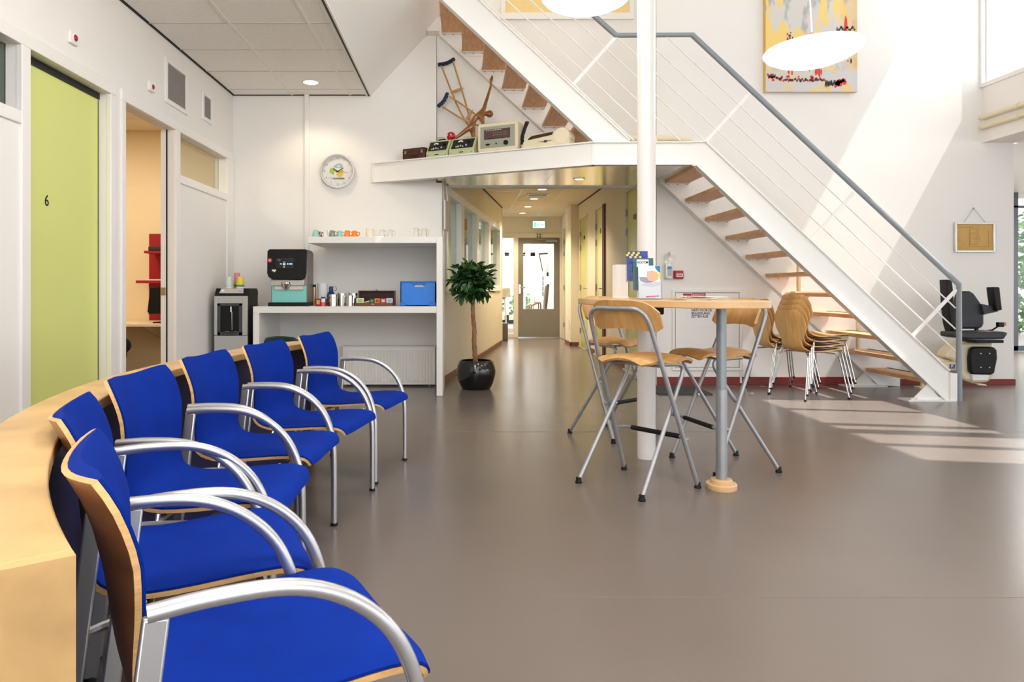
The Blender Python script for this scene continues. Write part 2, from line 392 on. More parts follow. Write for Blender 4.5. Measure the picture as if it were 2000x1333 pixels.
# sprinkler / heating pipes on the beam
for py0, py1, n in ((229, 1, 0), (248, 1, 1)):
    zz = PZ(py0, 7.38) ; g = MB(); g.tube([(XB - .028, 7.42, zz), (XB - .028, -1, zz)], .022, 12)
    for yy in (6.95, 5.4): g.cyl((XB - .028, yy, zz), (XB - .028, yy - .04, zz), .028, n=12)
    o = solo('wall_pipe', g, M_CREAM, ['upper cream pipe running along the right beam', 'lower cream pipe running along the right beam'][n], 'pipe', 'pipes along the right beam')
# low annex on the right with glazed doors
an = MB(); an.box(XB + .43, 12.5, -1.0, 12.2, 2.53, 2.60); struct('ceiling_annex', an, M_WHITE, smooth=False)
an = MB(); an.box(12.4, 12.5, -1, 12.3, 0, .5); [an.box(12.4, 12.5, -1 + 2.2 * k, -.9 + 2.2 * k, .5, 2.6) for k in range(7)]; an.box(PX(1980, YB), PX(1980, YB) + .1, YB + .3, 12.25, 0, 2.6)
an.box(PX(1980, YB), 12.4, 12.2, 12.3, PZ(361, 12.2), 2.6); struct('wall_annex', an, M_WALL, smooth=False)
lamp('AREA', 'annex_fill', (8.2, 9.2, 2.5), 210, (1, .98, .95), size=1.2)  # added fill lamp, stands in for daylight in the annex
YD = 11.4; xa = PX(1980, YD)
g = MB(); z1 = PZ(362, YD)
g.box(xa, xa + .075, YD, YD + .06, 0, z1); g.box(xa, xa + 2.2, YD, YD + .06, z1 - .07, z1); g.box(xa, xa + 2.2, YD, YD + .06, 0, .09); g.box(xa + 1.05, xa + 1.13, YD, YD + .06, 0, z1); g.box(xa + 2.2, xa + 2.28, YD, YD + .06, 0, z1)
g.box(xa, xa + 2.2, YD, YD + .06, z1 - .36, z1 - .32)
door3 = struct('door_3', g, pm('anthracite_frame', (.06, .07, .085), .4), bevel=.004)
for a, b in ((.075, 1.05), (1.13, 2.2)):
    for c, e in ((.09, z1 - .36), (z1 - .32, z1 - .07)):
        q = MB(); q.box(xa + a, xa + b, YD + .02, YD + .028, c, e); part('pane', q, M_GLASS, door3, smooth=False)
g = MB(); g.box(xa - .02, 9.6, YD - .9, YD - .03, 0, .012); solo('door_mat', g, pm('mat_grey', (.19, .20, .22), .9, var=.15, vs=60), 'grey entrance mat lying before the glazed right door', 'mat')

# ceilings -------------------------------------------------------------
XE = -.975
ce = MB(); ce.box(XL - .02, XE, -4.5, YB, ZC + .012, ZC + .10); ceiling = struct('ceiling', ce, M_CEIL, smooth=False)
bars = [XL + .012, -1.764, -1.163, XE - .012]; rows = [7.43, 7.225] + [7.225 - .6 * k for k in range(1, 9)]
for i in range(3):
    for j in range(len(rows) - 1):
        g = MB(); dz = random.uniform(-.0006, .0006)
        g.box(bars[i] + .010, bars[i + 1] - .010, rows[j + 1] + .006, rows[j] - .006, ZC + .001 + dz, ZC + .0125); part('ceiling_tile', g, M_CEIL, ceiling, smooth=False)
for x in bars[1:3]:
    g = MB(); g.box(x - .012, x + .012, 2.4, YB - .015, ZC - .004, ZC + .012); part('ceiling_rail', g, M_RAIL, ceiling, smooth=False)
for yy in rows[1:]:
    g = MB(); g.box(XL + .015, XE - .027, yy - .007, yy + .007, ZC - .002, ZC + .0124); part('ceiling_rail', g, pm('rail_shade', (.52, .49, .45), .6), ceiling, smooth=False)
g = MB(); g.box(XL, XL + .014, -2, YB, ZC - .006, ZC + .012); g.box(XL, XE, YB - .014, YB, ZC - .006, ZC + .012); g.box(XE - .002, XE + .016, -2, YB, ZC - .012, ZC + .05); part('shadow_gap', g, M_BLACK, ceiling, smooth=False)
g = MB(); g.box(XE - .026, XE - .002, -2, YB - .014, ZC - .008, ZC + .012); g.box(XE + .016, XE + .03, -2, YB, ZC - .012, ZC + .05); part('edge_trim', g, M_RAIL, ceiling, smooth=False)
# sloping roof over the hall
rf = MB(); rf.prism([(XE + .03, ZC), (-.20, ZC + .775 + .03), (-.20, ZC + .99), (XE + .03, ZC + .2)], -4.5, YB, 'xz'); rf.prism([(-.20, 3.805), (2.55, 6.55), (2.55, 6.75), (-.20, 4.0)], -4.5, 6.25, 'xz'); rf.prism([(1.5, 5.5), (2.55, 6.55), (2.55, 6.75), (1.5, 5.7)], 6.25, 8.0, 'xz')
rf.prism([(-3.2, 3.2), (-.90, 3.2), (1.48, 5.6), (1.48, 6.75), (-3.2, 6.75)], 6.18, 6.25, 'xz'); rf.box(-3.2, 2.5, 6.25, 8.2, 6.56, 6.74); rf.box(-3.3, -3.2, 6.18, 8.2, 3.1, 6.74); rf.box(-3.2, -.43, 8.1, 8.2, 3.1, 6.56); rf.box(-3.2, -.96, 6.25, YB + .1, 3.12, 3.2)
rf.box(2.5, XW + .3, -4.5, 7.9, 6.55, 6.75); struct('ceiling_slope', rf, M_STEELW, smooth=False)
g = MB(); g.box(-.36, -.235, 7.30, YB + .02, PZ(70, YB), PZ(40, YB) + .05); struct('trim_3', g, M_STEELW, smooth=False)
# internal window high in the recess
g = MB(); wa, wb2, wz = PX(978, YR), PX(1237, YR), PZ(39, YR)
g.box(wa, wb2, YR - .03, YR, wz, wz + .07); g.box(wb2 - .05, wb2, YR - .03, YR, wz + .07, 4.95); g.box(wa, wa + .05, YR - .03, YR, wz + .07, 4.95); g.box(wa, wb2, YR - .03, YR, 4.95, 5.0)
win4 = struct('window_4', g, M_FRAME, bevel=.003)
g = MB(); g.box(wa + .05, wb2 - .05, YR - .012, YR - .004, wz + .07, 4.95); part('pane', g, pm('warm_opal_pane', (.82, .62, .28), .3), win4, smooth=False)

# corridor -------------------------------------------------------------
YC1 = 12.89; XC1 = lw(YC1)
def obl(mb, ya, yb, z0, z1, out=0.0, tk=.12):
    """a piece of the oblique corridor wall between depths ya and yb"""
    n = Vector((-1, .1688)).normalized()
    a = Vector((lw(ya), ya)) - n * out; b = Vector((lw(yb), yb)) - n * out; c = Vector((lw(yb), yb)) + n * tk; e = Vector((lw(ya), ya)) + n * tk
    mb.prism([tuple(a), tuple(b), tuple(c), tuple(e)], z0, z1, 'xy')
g = MB(); wy0, wy1, wz0, wz1 = 7.70, 12.62, 1.03, 2.03
obl(g, YB + .1, YC1, 0, wz0); obl(g, YB + .1, YC1, wz1, 2.6); obl(g, YB + .1, wy0, wz0, wz1); obl(g, wy1, YC1, wz0, wz1)
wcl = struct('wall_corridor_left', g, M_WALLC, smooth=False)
g = MB(); obl(g, YB + .05, YC1 + .004, 0, .075, out=.012, tk=0); struct('baseboard_left', g, M_BASEC, smooth=False)
g = MB(); obl(g, wy0 - .05, wy1 + .06, wz1 - .02, wz1 + .07, .015, .125); obl(g, wy0 - .05, wy1 + .06, wz0 - .07, wz0 + .02, .02, .125)
mull = [(7.70, 7.78), (8.55, 8.78), (9.80, 10.02), (11.05, 11.27), (12.54, 12.66)]
for a, b in mull: obl(g, a, b, wz0, wz1, .012, .122)
win5 = struct('window_5', g, M_FRAME, bevel=.004)
for k in range(4):
    q = MB(); obl(q, mull[k][1], mull[k + 1][0], wz0 + .02, wz1 - .02, -.05, .056); part('pane', q, M_GLASST, win5, smooth=False)
# right corridor wall with door recesses
D1 = (7.86, 8.90); D2 = (10.06, 10.92); D3 = (11.55, 12.36); D4 = (13.4, 14.35)
ZDC = 2.215
g = MB(); g.box(XR, XR + .12, YB + .3, YE, ZDC, 2.6)
prev = YB + .2
for a, b in (D1, D2, D3, D4):
    g.box(XR, XR + .12, prev, a, 0, ZDC); prev = b
g.box(XR, XR + .12, prev, YE, 0, ZDC); g.box(XR + .12, XR + .2, YB + .3, YE, 0, 2.6)
g.box(PX(1115, 12.44), XR, 12.44, 13.1, 0, 2.6)
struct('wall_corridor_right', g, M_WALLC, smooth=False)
g = MB()
for a, b in ((D1[1], D2[0]), (D2[1], D3[0])): g.box(XR - .012, XR, a + .03, b - .03, 0, .07)
g.box(PX(1115, 12.44) - .012, XR, 12.428, 12.44, 0, .07); g.box(PX(1115, 12.44) - .012, PX(1115, 12.44), 12.428, 13.1, 0, .07); struct('baseboard_right', g, M_BASEC, smooth=False)
for n, (a, b) in enumerate((D1, D2, D3, D4)):
    g = MB(); a2 = a + (.14 if n == 1 else 0); g.box(XR + .018, XR + .058, a2 + .03, b - .03, .005, ZDC - .03)
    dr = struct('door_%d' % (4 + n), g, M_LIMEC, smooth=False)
    g = MB(); g.box(XR - .004, XR + .05, a, a + .03, 0, ZDC); g.box(XR - .004, XR + .05, b - .03, b, 0, ZDC); g.box(XR - .004, XR + .05, a, b, ZDC - .03, ZDC); part('door_frame', g, M_WALLC, dr, smooth=False)
    if n == 1:
        q = MB(); q.box(XR - .03, XR + .05, a + .02, a + .15, 0.0, ZDC - .02); part('door_edge', q, pm('dark_red_edge', (.10, .018, .012), .5), dr, smooth=False)
    for zh in (ZDC - .28, ZDC - .52, 1.02, .28):
        q = MB(); q.cyl((XR + .008, b - .03, zh - .045), (XR + .008, b - .03, zh + .045), .012, n=8); q.box(XR + .012, XR + .02, b - .075, b - .02, zh - .045, zh + .045); part('hinge', q, M_GREYT, dr)
    q = MB(); q.box(XR - .035, XR - .002, a2 + .02, b - .02, 0, .016); part('threshold', q, M_ALU, dr, smooth=False)
    yh = a2 + .12; q = MB(); q.box(XR + .006, XR + .018, yh - .02, yh + .02, .88, 1.06); q.tube(fillet([(XR + .018, yh, 1.0), (XR - .035, yh, 1.0), (XR - .035, yh + .12, 1.0)], .02, 4), .008, 8); part('handle', q, M_CHROME, dr)
    for s_ in ((-1, 1) if n in (0, 2) else (0,)):
        yy = (YX(1237, XR) if n == 0 else (a2 + b) / 2) + s_ * .035; zz = {0: PZ(424, 8.5), 1: PZ(450.5, 10.5), 2: PZ(464.5, 12.0), 3: 1.75}[n]
        q = MB(); q.cyl((XR + .019, yy, zz), (XR + .012, yy, zz), .032 if n != 1 else .04, n=14, M=None); part('room_sign', q, pm('bronze_sign', (.10, .085, .05), .35, metal=.6), dr)
# corridor ceiling with tiles
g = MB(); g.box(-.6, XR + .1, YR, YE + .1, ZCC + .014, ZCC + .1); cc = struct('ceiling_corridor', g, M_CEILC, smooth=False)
cxs = [PX(1022, F * 1.46 / (564 - 367)) - 1.2 - .0, 0, 0, 0, 0]; xm = PX(1022, F * 1.46 / (564 - 367)); cxs = [xm - 1.24, xm - .62, xm, xm + .62, XR]
ry = [9.6 + .6 * k for k in range(9)] + [YE]
for i in range(4):
    for j in range(len(ry) - 1):
        xa_ = max(cxs[i] + .01, lw(min(ry[j] + .0, YC1)) + .0) if ry[j] < YC1 else cxs[i] + .01
        if cxs[i + 1] - .01 - xa_ < .08: continue
        q = MB(); q.box(xa_, cxs[i + 1] - .01, ry[j] + .008, ry[j + 1] - .008, ZCC, ZCC + .0145); part('ceiling_tile', q, M_CEILC, cc, smooth=False)
for x in cxs[1:4]:
    q = MB(); q.box(x - .012, x + .012, 9.0 if x > .5 else 11.5, YE, ZCC - .003, ZCC + .013); part('ceiling_rail', q, M_RAIL, cc, smooth=False)
for yy in ry[:-1]:
    q = MB(); q.box(max(lw(min(yy, YC1)), -.3), XR, yy - .008, yy + .008, ZCC - .001, ZCC + .013); part('ceiling_rail', q, M_RAIL, cc, smooth=False)
q = MB(); obl(q, YR, YC1, ZCC - .014, ZCC + .012, .014, 0); q.box(XR - .014, XR, YR, 12.44, ZCC - .014, ZCC + .012); part('shadow_gap', q, M_BLACK, cc, smooth=False)
q = MB(); q.box(PX(1029, 11.1), PX(1072, 11.1), 10.95, 11.25, ZCC - .012, ZCC); part('air_grille', q, M_STEELW, cc, bevel=.004)
q = MB()
for k in range(5): q.box(PX(1033, 11.1), PX(1068, 11.1), 10.99 + .05 * k, 11.005 + .05 * k, ZCC - .016, ZCC - .008)
part('air_slot', q, M_GREYT, cc, smooth=False)
# lintel between hall and corridor, above the soffit
g = MB(); g.box(-.45, XR, YR - .02, YR + .02, 2.10, 2.6); struct('wall_lintel', g, M_WALL, smooth=False)
# end wall with grey glazed door and side light
ex0, ex1 = PX(1012, YE), PX(1093, YE); sx0, sx1 = PX(960, YE), PX(1003.5, YE); zd = PZ(465, YE); zg0, zg1 = PZ(604, YE), PZ(476.5, YE)
g = MB(); g.box(-.4, XR + .2, YE, YE + .1, zd + .07, 2.7); g.box(-.4, sx0, YE, YE + .1, 0, 2.7); g.box(ex1 + .05, XR + .2, YE, YE + .1, 0, 2.7); g.box(sx0, sx1, YE, YE + .1, 0, .06)
g.box(-.4, .72, YC1 - .02, YC1 + .1, 0, 2.6)
struct('wall_end', g, M_WALLC, smooth=False)
g = MB(); g.box(sx0, ex1 + .06, YE - .02, YE + .08, zd, zd + .1); g.box(ex1, ex1 + .06, YE - .02, YE + .08, 0, zd); g.box(sx1, ex0, YE - .02, YE + .08, 0, zd); g.box(sx0, sx1, YE - .02, YE + .08, 0, .09)
door8 = struct('door_8', g, M_WALLC, bevel=.003)
g = MB(); a0, a1 = PX(1022, YE), PX(1082, YE)
g.box(ex0, a0, YE, YE + .05, .02, zd); g.box(a1, ex1, YE, YE + .05, .02, zd); g.box(a0, a1, YE, YE + .05, .02, zg0); g.box(a0, a1, YE, YE + .05, zg1, zd)
lf = part('door_leaf', g, M_GREYD, door8, smooth=False, label='taupe grey door leaf')
g = MB(); g.box(a0, a1, YE + .02, YE + .028, zg0, zg1); part('pane', g, M_GLASS, lf, smooth=False)
g = MB(); g.box(PX(1013, YE), PX(1017, YE), YE - .012, YE, PZ(574, YE), PZ(556, YE)); g.tube(fillet([(PX(1015, YE), YE - .01, PZ(562, YE)), (PX(1015, YE), YE - .06, PZ(562, YE)), (PX(1025, YE), YE - .06, PZ(562, YE))], .02, 4), .01, 8); part('handle', g, M_CHROME, lf)
g = MB(); g.box(PX(1065, YE), PX(1088, YE), YE - .06, YE - .001, PZ(473.5, YE), PZ(469, YE)); g.box(PX(1048, YE), PX(1084, YE), YE - .05, YE - .03, PZ(468.5, YE), PZ(466.8, YE)); part('door_closer', g, M_GREYT, lf, bevel=.004)
g = MB(); g.box(sx0, sx1, YE + .02, YE + .028, .09, zd); part('pane', g, M_GLASS, door8, smooth=False)
g = MB(); g.box(ex0, ex1, YE - .02, YE + .05, 0, .018); part('threshold', g, M_CHROME, door8, smooth=False)
# room at the far end: white wall, window to the garden
g = MB(); yF = 18.0
g.box(PX(1045, yF), 4.5, yF, yF + .1, 0, 3); g.box(-2.5, .4, yF, yF + .1, 0, 3); g.box(.4, PX(1045, yF), yF, yF + .1, 2.5, 3); g.box(.4, PX(1045, yF), yF, yF + .1, 0, .12)
g.box(-2.5, -2.4, YE + .1, yF, 0, 3); g.box(2.75, 2.85, YE + .1, yF, 0, 3)
struct('wall_far_room', g, M_WALL, smooth=False)
g = MB(); g.box(-2.5, 4.5, YE + .1, yF, 2.75, 2.85); struct('ceiling_far_room', g, M_WHITE, smooth=False)
g = MB(); wl_, wr_ = .42, PX(1045, yF)
for xx in (wl_, PX(985, yF), PX(1017, yF), wr_ - .12): g.box(xx, xx + .12, yF - .02, yF + .08, .12, 2.5)
for zz in (.12, PZ(497, yF) - .05, 2.42): g.box(wl_, wr_, yF - .02, yF + .08, zz, zz + .1)
g.box(wl_, wr_, yF - .02, yF + .08, .12, .34)
win6 = struct('window_6', g, pm('cream_frame', (.76, .68, .54), .4), bevel=.004)
q = MB(); q.box(wl_, wr_, yF + .03, yF + .036, .3, 2.45); part('pane', q, M_GLASS, win6, smooth=False)
lamp('AREA', 'far_room_fill', (1.2, 16.4, 2.72), 150, (1, .95, .86), size=.9)  # added fill lamp, brightens a room that daylight leaves too dark
# room behind the corridor windows
g = MB(); g.box(-3.6, -3.5, 7.87, 13.0, 0, 2.7); g.box(-3.5, -.4, 12.95, 13.05, 0, .8); g.box(-3.5, -.4, 12.95, 13.05, 2.2, 2.7); g.box(-3.5, -2.6, 12.95, 13.05, .8, 2.2); g.box(-.9, .5, 12.95, 13.05, .8, 2.2)
g.box(-3.5, -.36, 7.87, 7.93, 0, 2.7); struct('wall_side_room', g, pm('pale_green_paint', (.66, .70, .52), .8), smooth=False)
g = MB(); g.box(-3.5, -.1, 7.93, 13, 2.5, 2.58); struct('ceiling_side_room', g, M_CEIL, smooth=False)
lamp('AREA', 'side_room_light', (-1.8, 10, 2.48), 40, (1, .97, .88), size=.8)
# outside: ground, hedges
g = MB(); g.box(-40, 60, 19, 70, -.3, -.15); g.box(14, 60, -20, 19, -.3, -.15); struct('ground', g, pm('paving_outside', (.42, .42, .40), .9, var=.1, vs=2), smooth=False)
def hedge(name, label, c, sx, sy, sz, n, L):
    g = MB()
    for k in range(n):
        p = Vector((c[0] + random.uniform(-sx, sx), c[1] + random.uniform(-sy, sy), c[2] + random.uniform(0, sz)))
        d = Vector((random.gauss(0, 1), random.gauss(0, 1), random.gauss(0, .6))); nn = Vector((random.gauss(0, 1), random.gauss(0, 1), 1))
        g.leafquad(p, d, nn, L, L * .55)
    return solo(name, g, pm('garden_leaf', (.10, .24, .05), .6, var=.4, vs=3), label, 'hedge', kind='stuff')
hedge('garden_shrub', 'low green shrub outside the window at the corridor end', (1.2, 20.3, -.15), 1.6, .5, .95, 900, .16)
hedge('hedge', 'tall green hedge outside the glazed right door', (13.5, 16.5, -.15), 2.2, .8, 2.9, 1800, .2)

# =================================================================== STAIRCASE
YS, YT = 6.35, 7.32
def S(px, py): return (PX(px, YS), PZ(py, YS))
stair = thing('staircase', 'white steel open staircase with wooden treads and a grey handrail, rising over a landing', 'staircase', (PX(1865, YS), YS, 0))
def stringer(top0, top1, bot1, bot0, y, side, name='stringer', fl_=.075, plumb=False):
    g = MB(); g.prism([top0, top1, bot1, bot0], y, y + .014 * side, 'xz')
    for a, b, s_ in ((top0, top1, -1), (bot0, bot1, 1)):
        d = Vector((b[0] - a[0], b[1] - a[1])).normalized(); n = Vector((-d[1], d[0])) * s_
        if n[1] * s_ < 0: n = -n
        q = [a, b, (b[0] + n[0] * .011, b[1] + n[1] * .011), (a[0] + n[0] * .011, a[1] + n[1] * .011)]
        g.prism(q, y - .028 * side, y + fl_ * side, 'xz')
    return part(name, g, M_STEELW, stair, ang=20)
# lower flight, front
A0, A1 = S(1380, 275), S(1857, 722); B0, B1 = S(1358, 323), S(1813, 750)
stringer(A0, A1, (A1[0], S(0, 783)[1]), B0 if False else B0, YS, 1) if False else None
g = MB(); poly = [S(1354, 275), S(1380, 275), S(1857, 724), S(1857, 785), S(1850, 785), S(1360, 323), S(1354, 323)]
g.prism(poly, YS + .030, YS + .042, 'xz')
def flange(g, a, b, s_, y0, y1, th_=.011):
    d = Vector((b[0] - a[0], b[1] - a[1])).normalized(); n = Vector((-d[1], d[0]))
    if n[1] < 0: n = -n
    n = n * s_ * th_; g.prism([a, b, (b[0] + n[0], b[1] + n[1]), (a[0] + n[0], a[1] + n[1])], y0, y1, 'xz')
flange(g, S(1354, 275), S(1380, 275), -1, YS, YS + .09); flange(g, S(1380, 275), S(1857, 724), -1, YS, YS + .09); flange(g, S(1360, 323), S(1850, 785), 1, YS, YS + .09)
g.box(S(1857, 0)[0], S(1870, 0)[0], YS, YS + .09, 0, S(0, 730)[1])
part('stringer', g, M_STEELW, stair, ang=20)
# lower flight, back
XT = lambda k: 2.068 + .205 * (11 - k)          # left edge of tread k
g = MB(); off = .085
def zline(x): return .192 * 11 + .05 - (x - 2.068) * .192 / .205
x0_, x1_ = 2.03, 4.43
pl = [(x0_, 2.306 + .02), (2.18, 2.306 + .02), (x1_ + .16, zline(x1_) + .17 - .12), (x1_ + .16, .0), (x1_ - .06, 0), (x0_, 2.055)]
lower_a, lower_b = (PX(1289, YT), PZ(357, YT)), (PX(1712, YT), PZ(752, YT))
pl = [(PX(1289, YT), PZ(357, YT)), (PX(1289, YT), 2.306), (2.22, 2.306), (PX(1289, YT) + .26 + 2.19, 2.306 - 2.03), (4.47, 0.0), lower_b]
g.prism(pl, YT, YT + .014, 'xz'); flange(g, lower_a, lower_b, 1, YT - .03, YT + .06)
part('stringer', g, M_STEELW, stair, ang=20)
# upper flight, front and back
g = MB(); pl = [S(700, -222), S(1231, 272), S(1231, 276), S(1160, 276), S(700, -153)]
g.prism(pl, YS + .030, YS + .042, 'xz'); flange(g, S(700, -222), S(1231, 272), -1, YS, YS + .09); flange(g, S(700, -153), S(1158, 275), 1, YS, YS + .09)
part('stringer', g, M_STEELW, stair, ang=20)
g = MB(); T = lambda px, py: (PX(px, YT), PZ(py, YT))
pl = [T(861.7, 73), T(861.7, 5), T(1145, 264), T(1075, 264)]; g.prism(pl, YT, YT + .014, 'xz'); flange(g, T(858, 70), T(1073, 268), 1, YT - .03, YT + .06)
part('stringer', g, M_STEELW, stair, ang=20)
# treads
def tread(x0, x1, zt, strip):
    g = MB(); g.box(x0, x1, YS + .045, YT - .004, zt - .036, zt); o = part('tread', g, M_BEECH, stair, bevel=.004, smooth=False)
    g = MB(); g.box(x0 + .004, x1 - .004, YT - .05, YT, zt - .046, zt - .0365); g.box(x0 + .004, x1 - .004, YT - .008, YT, zt - .076, zt - .046)
    part('tread_bracket', g, M_STEELW, o, smooth=False)
    g = MB()
    for k in (.12, .5, .88):
        xx = x0 + (x1 - x0) * k; g.cyl((xx, YT - .028, zt - .046), (xx, YT - .028, zt - .054), .007, n=8)
        g.cyl((xx, YS + .07, zt - .036), (xx, YS + .07, zt - .046), .007, n=8)
    part('screw', g, M_GREYT, o, kind='stuff')
    if strip:
        g = MB(); g.box(x1 - .045, x1 - .015, YS + .05, YT - .02, zt, zt + .003); part('grip_strip', g, M_RUB, o, smooth=False)
for k in range(1, 12): tread(XT(k), XT(k) + .245, .192 * k, True)
for k in range(1, 9):
    x1 = 1.255 - .205 * (k - 1); tread(max(x1 - .235, -.25), x1, 2.306 + .190 * k, False)
# landing
LA, LB, LC = (PX(725, 7.43), 7.43), (PX(1158, YS), YS), (PX(1380, YS), YS)
zl0, zl1 = 2.098, 2.306
n_ = Vector((LB[1] - LA[1], -(LB[0] - LA[0]))).normalized(); n_ = n_ if n_[1] > 0 else -n_
g = MB(); g.prism([(LA[0] + .06, LA[1] + .005), (LB[0] + .02, LB[1] + .06), (LC[0] - .02, YS + .06), (LC[0] - .02, YT + .1), (LC[0] - .12, YB - .004), (LA[0] + .06, YB - .004)], zl1 - .03, zl1 - .002, 'xy')
part('landing_deck', g, pm('landing_linoleum', (.62, .56, .47), .5), stair, smooth=False)
g = MB(); g.prism([(-.27, YB + .008), (1.95, YB + .008), (1.95, YR - .005), (-.27, YR - .005)], zl1 - .03, zl1 - .002, 'xy'); part('landing_deck', g, pm('landing_linoleum', (.62, .56, .47), .5), stair, smooth=False)
for a, b in ((LA, LB), (LB, (PX(1354, YS), YS))):
    g = MB(); av, bv = Vector((a[0], a[1], 0)), Vector((b[0], b[1], 0)); d = (bv - av).normalized(); nn = Vector((-d[1], d[0], 0)); nn = nn if nn[1] > 0 else -nn
    def q(o0, o1, z0, z1, aa=av, bb=bv):
        g.prism([tuple((aa + nn * o0)[:2]), tuple((bb + nn * o0)[:2]), tuple((bb + nn * o1)[:2]), tuple((aa + nn * o1)[:2])], z0, z1, 'xy')
    q(.030, .042, zl0, zl1); q(0, .09, zl1 - .011, zl1); q(0, .09, zl0, zl0 + .011)
    if a is LA: q(0.0, .09, zl0, zl1, av, av + d * .012)
    part('landing_beam', g, M_STEELW, stair, ang=20)
# brushed metal soffit in panels
xs_ = [-.24, .06, .74, 1.385, 2.0]
seam = PX(1059, 7.77)
for a, b in ((-.255, .35), (.352, seam - .001), (seam + .001, 1.62), (1.622, 1.999)):
    fa = lambda x: (LA[1] + (x - LA[0]) * (LB[1] - LA[1]) / (LB[0] - LA[0]) if x < LB[0] else YS) + .10
    pts = [(a, fa(a))] + ([(LB[0], fa(LB[0]))] if a < LB[0] < b else []) + [(b, fa(b)), (b, YR - .02), (a, YR - .02)]
    g = MB(); g.prism(pts, zl0 + .012, zl0 + .03, 'xy'); part('soffit_panel', g, M_SOFFIT, stair, smooth=False)
g = MB(); g.box(2.0, LC[0] - .03, YS + .10, YB - .01, zl0 + .012, zl0 + .03); part('soffit_panel', g, M_STEELW, stair, smooth=False, label='white painted soffit panel')
g = MB(); g.box(LC[0] - .03, LC[0] - .018, YS + .07, YT, zl0, zl1); part('landing_beam', g, M_STEELW, stair, smooth=False)
# foot plates
def footplate(xl, xr, y, zc):
    g = MB(); g.box(xl - .06, xr + .06, y - .05, y + .12, 0, .012); g.prism([(xl, .012), (xr, .012), (xr - .06, .04), (zc[0], zc[1])], y - .004, y + .004, 'xz')
    for xx in (xl - .02, xl + .03): g.cyl((xx, y - .03, .012), (xx, y - .03, .03), .012, n=6)
    part('foot_plate', g, M_STEELW, stair, smooth=False)
footplate(PX(1786, YS), PX(1850, YS), YS + .034, (PX(1817, YS), PZ(750, YS)))
footplate(PX(1660, YT), PX(1716, YT), YT - .008, (PX(1689, YT), PZ(727, YT)))
# handrail, rods and struts
def hp(px, py): return P(px, py, YS + .045)
g = MB(); g.tube([hp(1000, -112), hp(1203, 69), hp(1352, 68), hp(1873, 556), hp(1873, 785)], .0245, 14); part('handrail', g, M_HAND, stair, ang=50)
def rod(a, b):
    g = MB(); g.tube([hp(*a), hp(*b)], .0065, 8); part('rail_rod', g, M_STEELW, stair)
sl = .936
for xt in (1018, 1063, 1109, 1156): rod((xt - 215, 69 - 215 * sl), (xt + 206 / sl, 275))
for (xt, yb) in ((1203, 686), (1254, 643), (1301, 602)): rod((xt, 71), (1866, yb))
def strut(a, b):
    g = MB(); g.bar(hp(*a), hp(*b), .008, .03, up=(1, 0, .9)); part('rail_strut', g, M_STEELW, stair, smooth=False)
strut((1463, 184), (1378, 277)); strut((1668, 377), (1584, 468)); strut((1868, 566), (1783, 656)); strut((1203, 72), (1119, 166)); strut((1000, -110), (918, -19))


# stair lift -------------------------------------------------------------
YL = 6.98
lift = thing('stairlift', 'black seated stairlift with cream motor body parked at the stair foot', 'stairlift', (PX(1905, YL), YL, 0))
C = lambda px, py, y=YL: P(px, py, y)
def padpoly(pts, y0, y1, mat, nm, bevel=.008, lab=None):
    g = MB(); g.prism([(PX(a, y0), PZ(b, y0)) for a, b in pts], y0, y1, 'xz'); return part(nm, g, mat, lift, bevel=bevel, smooth=True, label=lab)
M_VINYL = pm('charcoal_vinyl', (.028, .031, .036), .5, var=.1, vs=30, bump=.2, bs=500)
padpoly([(1872, 583), (1876, 572), (1884, 569), (1896, 569), (1903, 573), (1910, 583), (1917, 593), (1920, 603), (1923, 614), (1923, 632), (1920, 640), (1913, 643), (1878, 643), (1872, 636)], YL - .02, YL + .06, M_VINYL, 'backrest', .02)
g = MB(); g.box(PX(1872, YL), PX(1971, YL), YL - .42, YL - .0, PZ(663, YL), PZ(649, YL)); 
padpoly([(1874, 650), (1960, 648), (1970, 650), (1966, 657), (1962, 663), (1890, 663), (1874, 660)], YL - .30, YL - .02, M_VINYL, 'seat', .015)
padpoly([(1918, 594), (1946, 600), (1951, 604), (1950, 609), (1922, 615)], YL - .06, YL + .03, M_VINYL, 'armrest_bracket', .006)
padpoly([(1940, 561), (1953, 561), (1958, 606), (1946, 608)], YL - .10, YL - .0, M_BLKP, 'armrest', .01)
padpoly([(1850, 546), (1860, 548), (1863, 574), (1865, 610), (1869, 646), (1862, 650), (1857, 634), (1853, 600)], YL - .10, YL + .02, M_BLKP, 'armrest', .01)
g = MB(); g.tube([C(1918, 648, YL - .05), C(1938, 645, YL - .12), C(1949, 638, YL - .15)], .008, 8); g.box(PX(1948, YL - .15), PX(1958, YL - .15), YL - .17, YL - .13, PZ(639, YL - .15), PZ(630, YL - .15)); part('seat_belt', g, M_BLKP, lift)
g = MB(); g.box(PX(1958, YL - .15), PX(1963, YL - .15), YL - .165, YL - .135, PZ(637, YL - .15), PZ(630, YL - .15)); part('belt_buckle', g, pm('buckle_orange', (.6, .2, .06), .4), lift)
g = MB(); g.cyl(C(1907, 650, YL), C(1907, 640, YL), .018); g.box(PX(1893, YL), PX(1945, YL), YL - .1, YL + .1, PZ(669, YL), PZ(663, YL)); part('seat_post', g, M_BLKP, lift)
padpoly([(1872, 672), (1884, 668), (1942, 668), (1944, 684), (1943, 735), (1932, 748), (1900, 749), (1884, 745), (1874, 730), (1868, 700)], YL + .02, YL + .22, M_CREAM, 'motor_body', .03)
padpoly([(1846, 700), (1852, 686), (1866, 674), (1884, 670), (1884, 740), (1870, 726), (1866, 706), (1858, 702)], YL + .04, YL + .20, M_CREAM, 'motor_housing', .02)
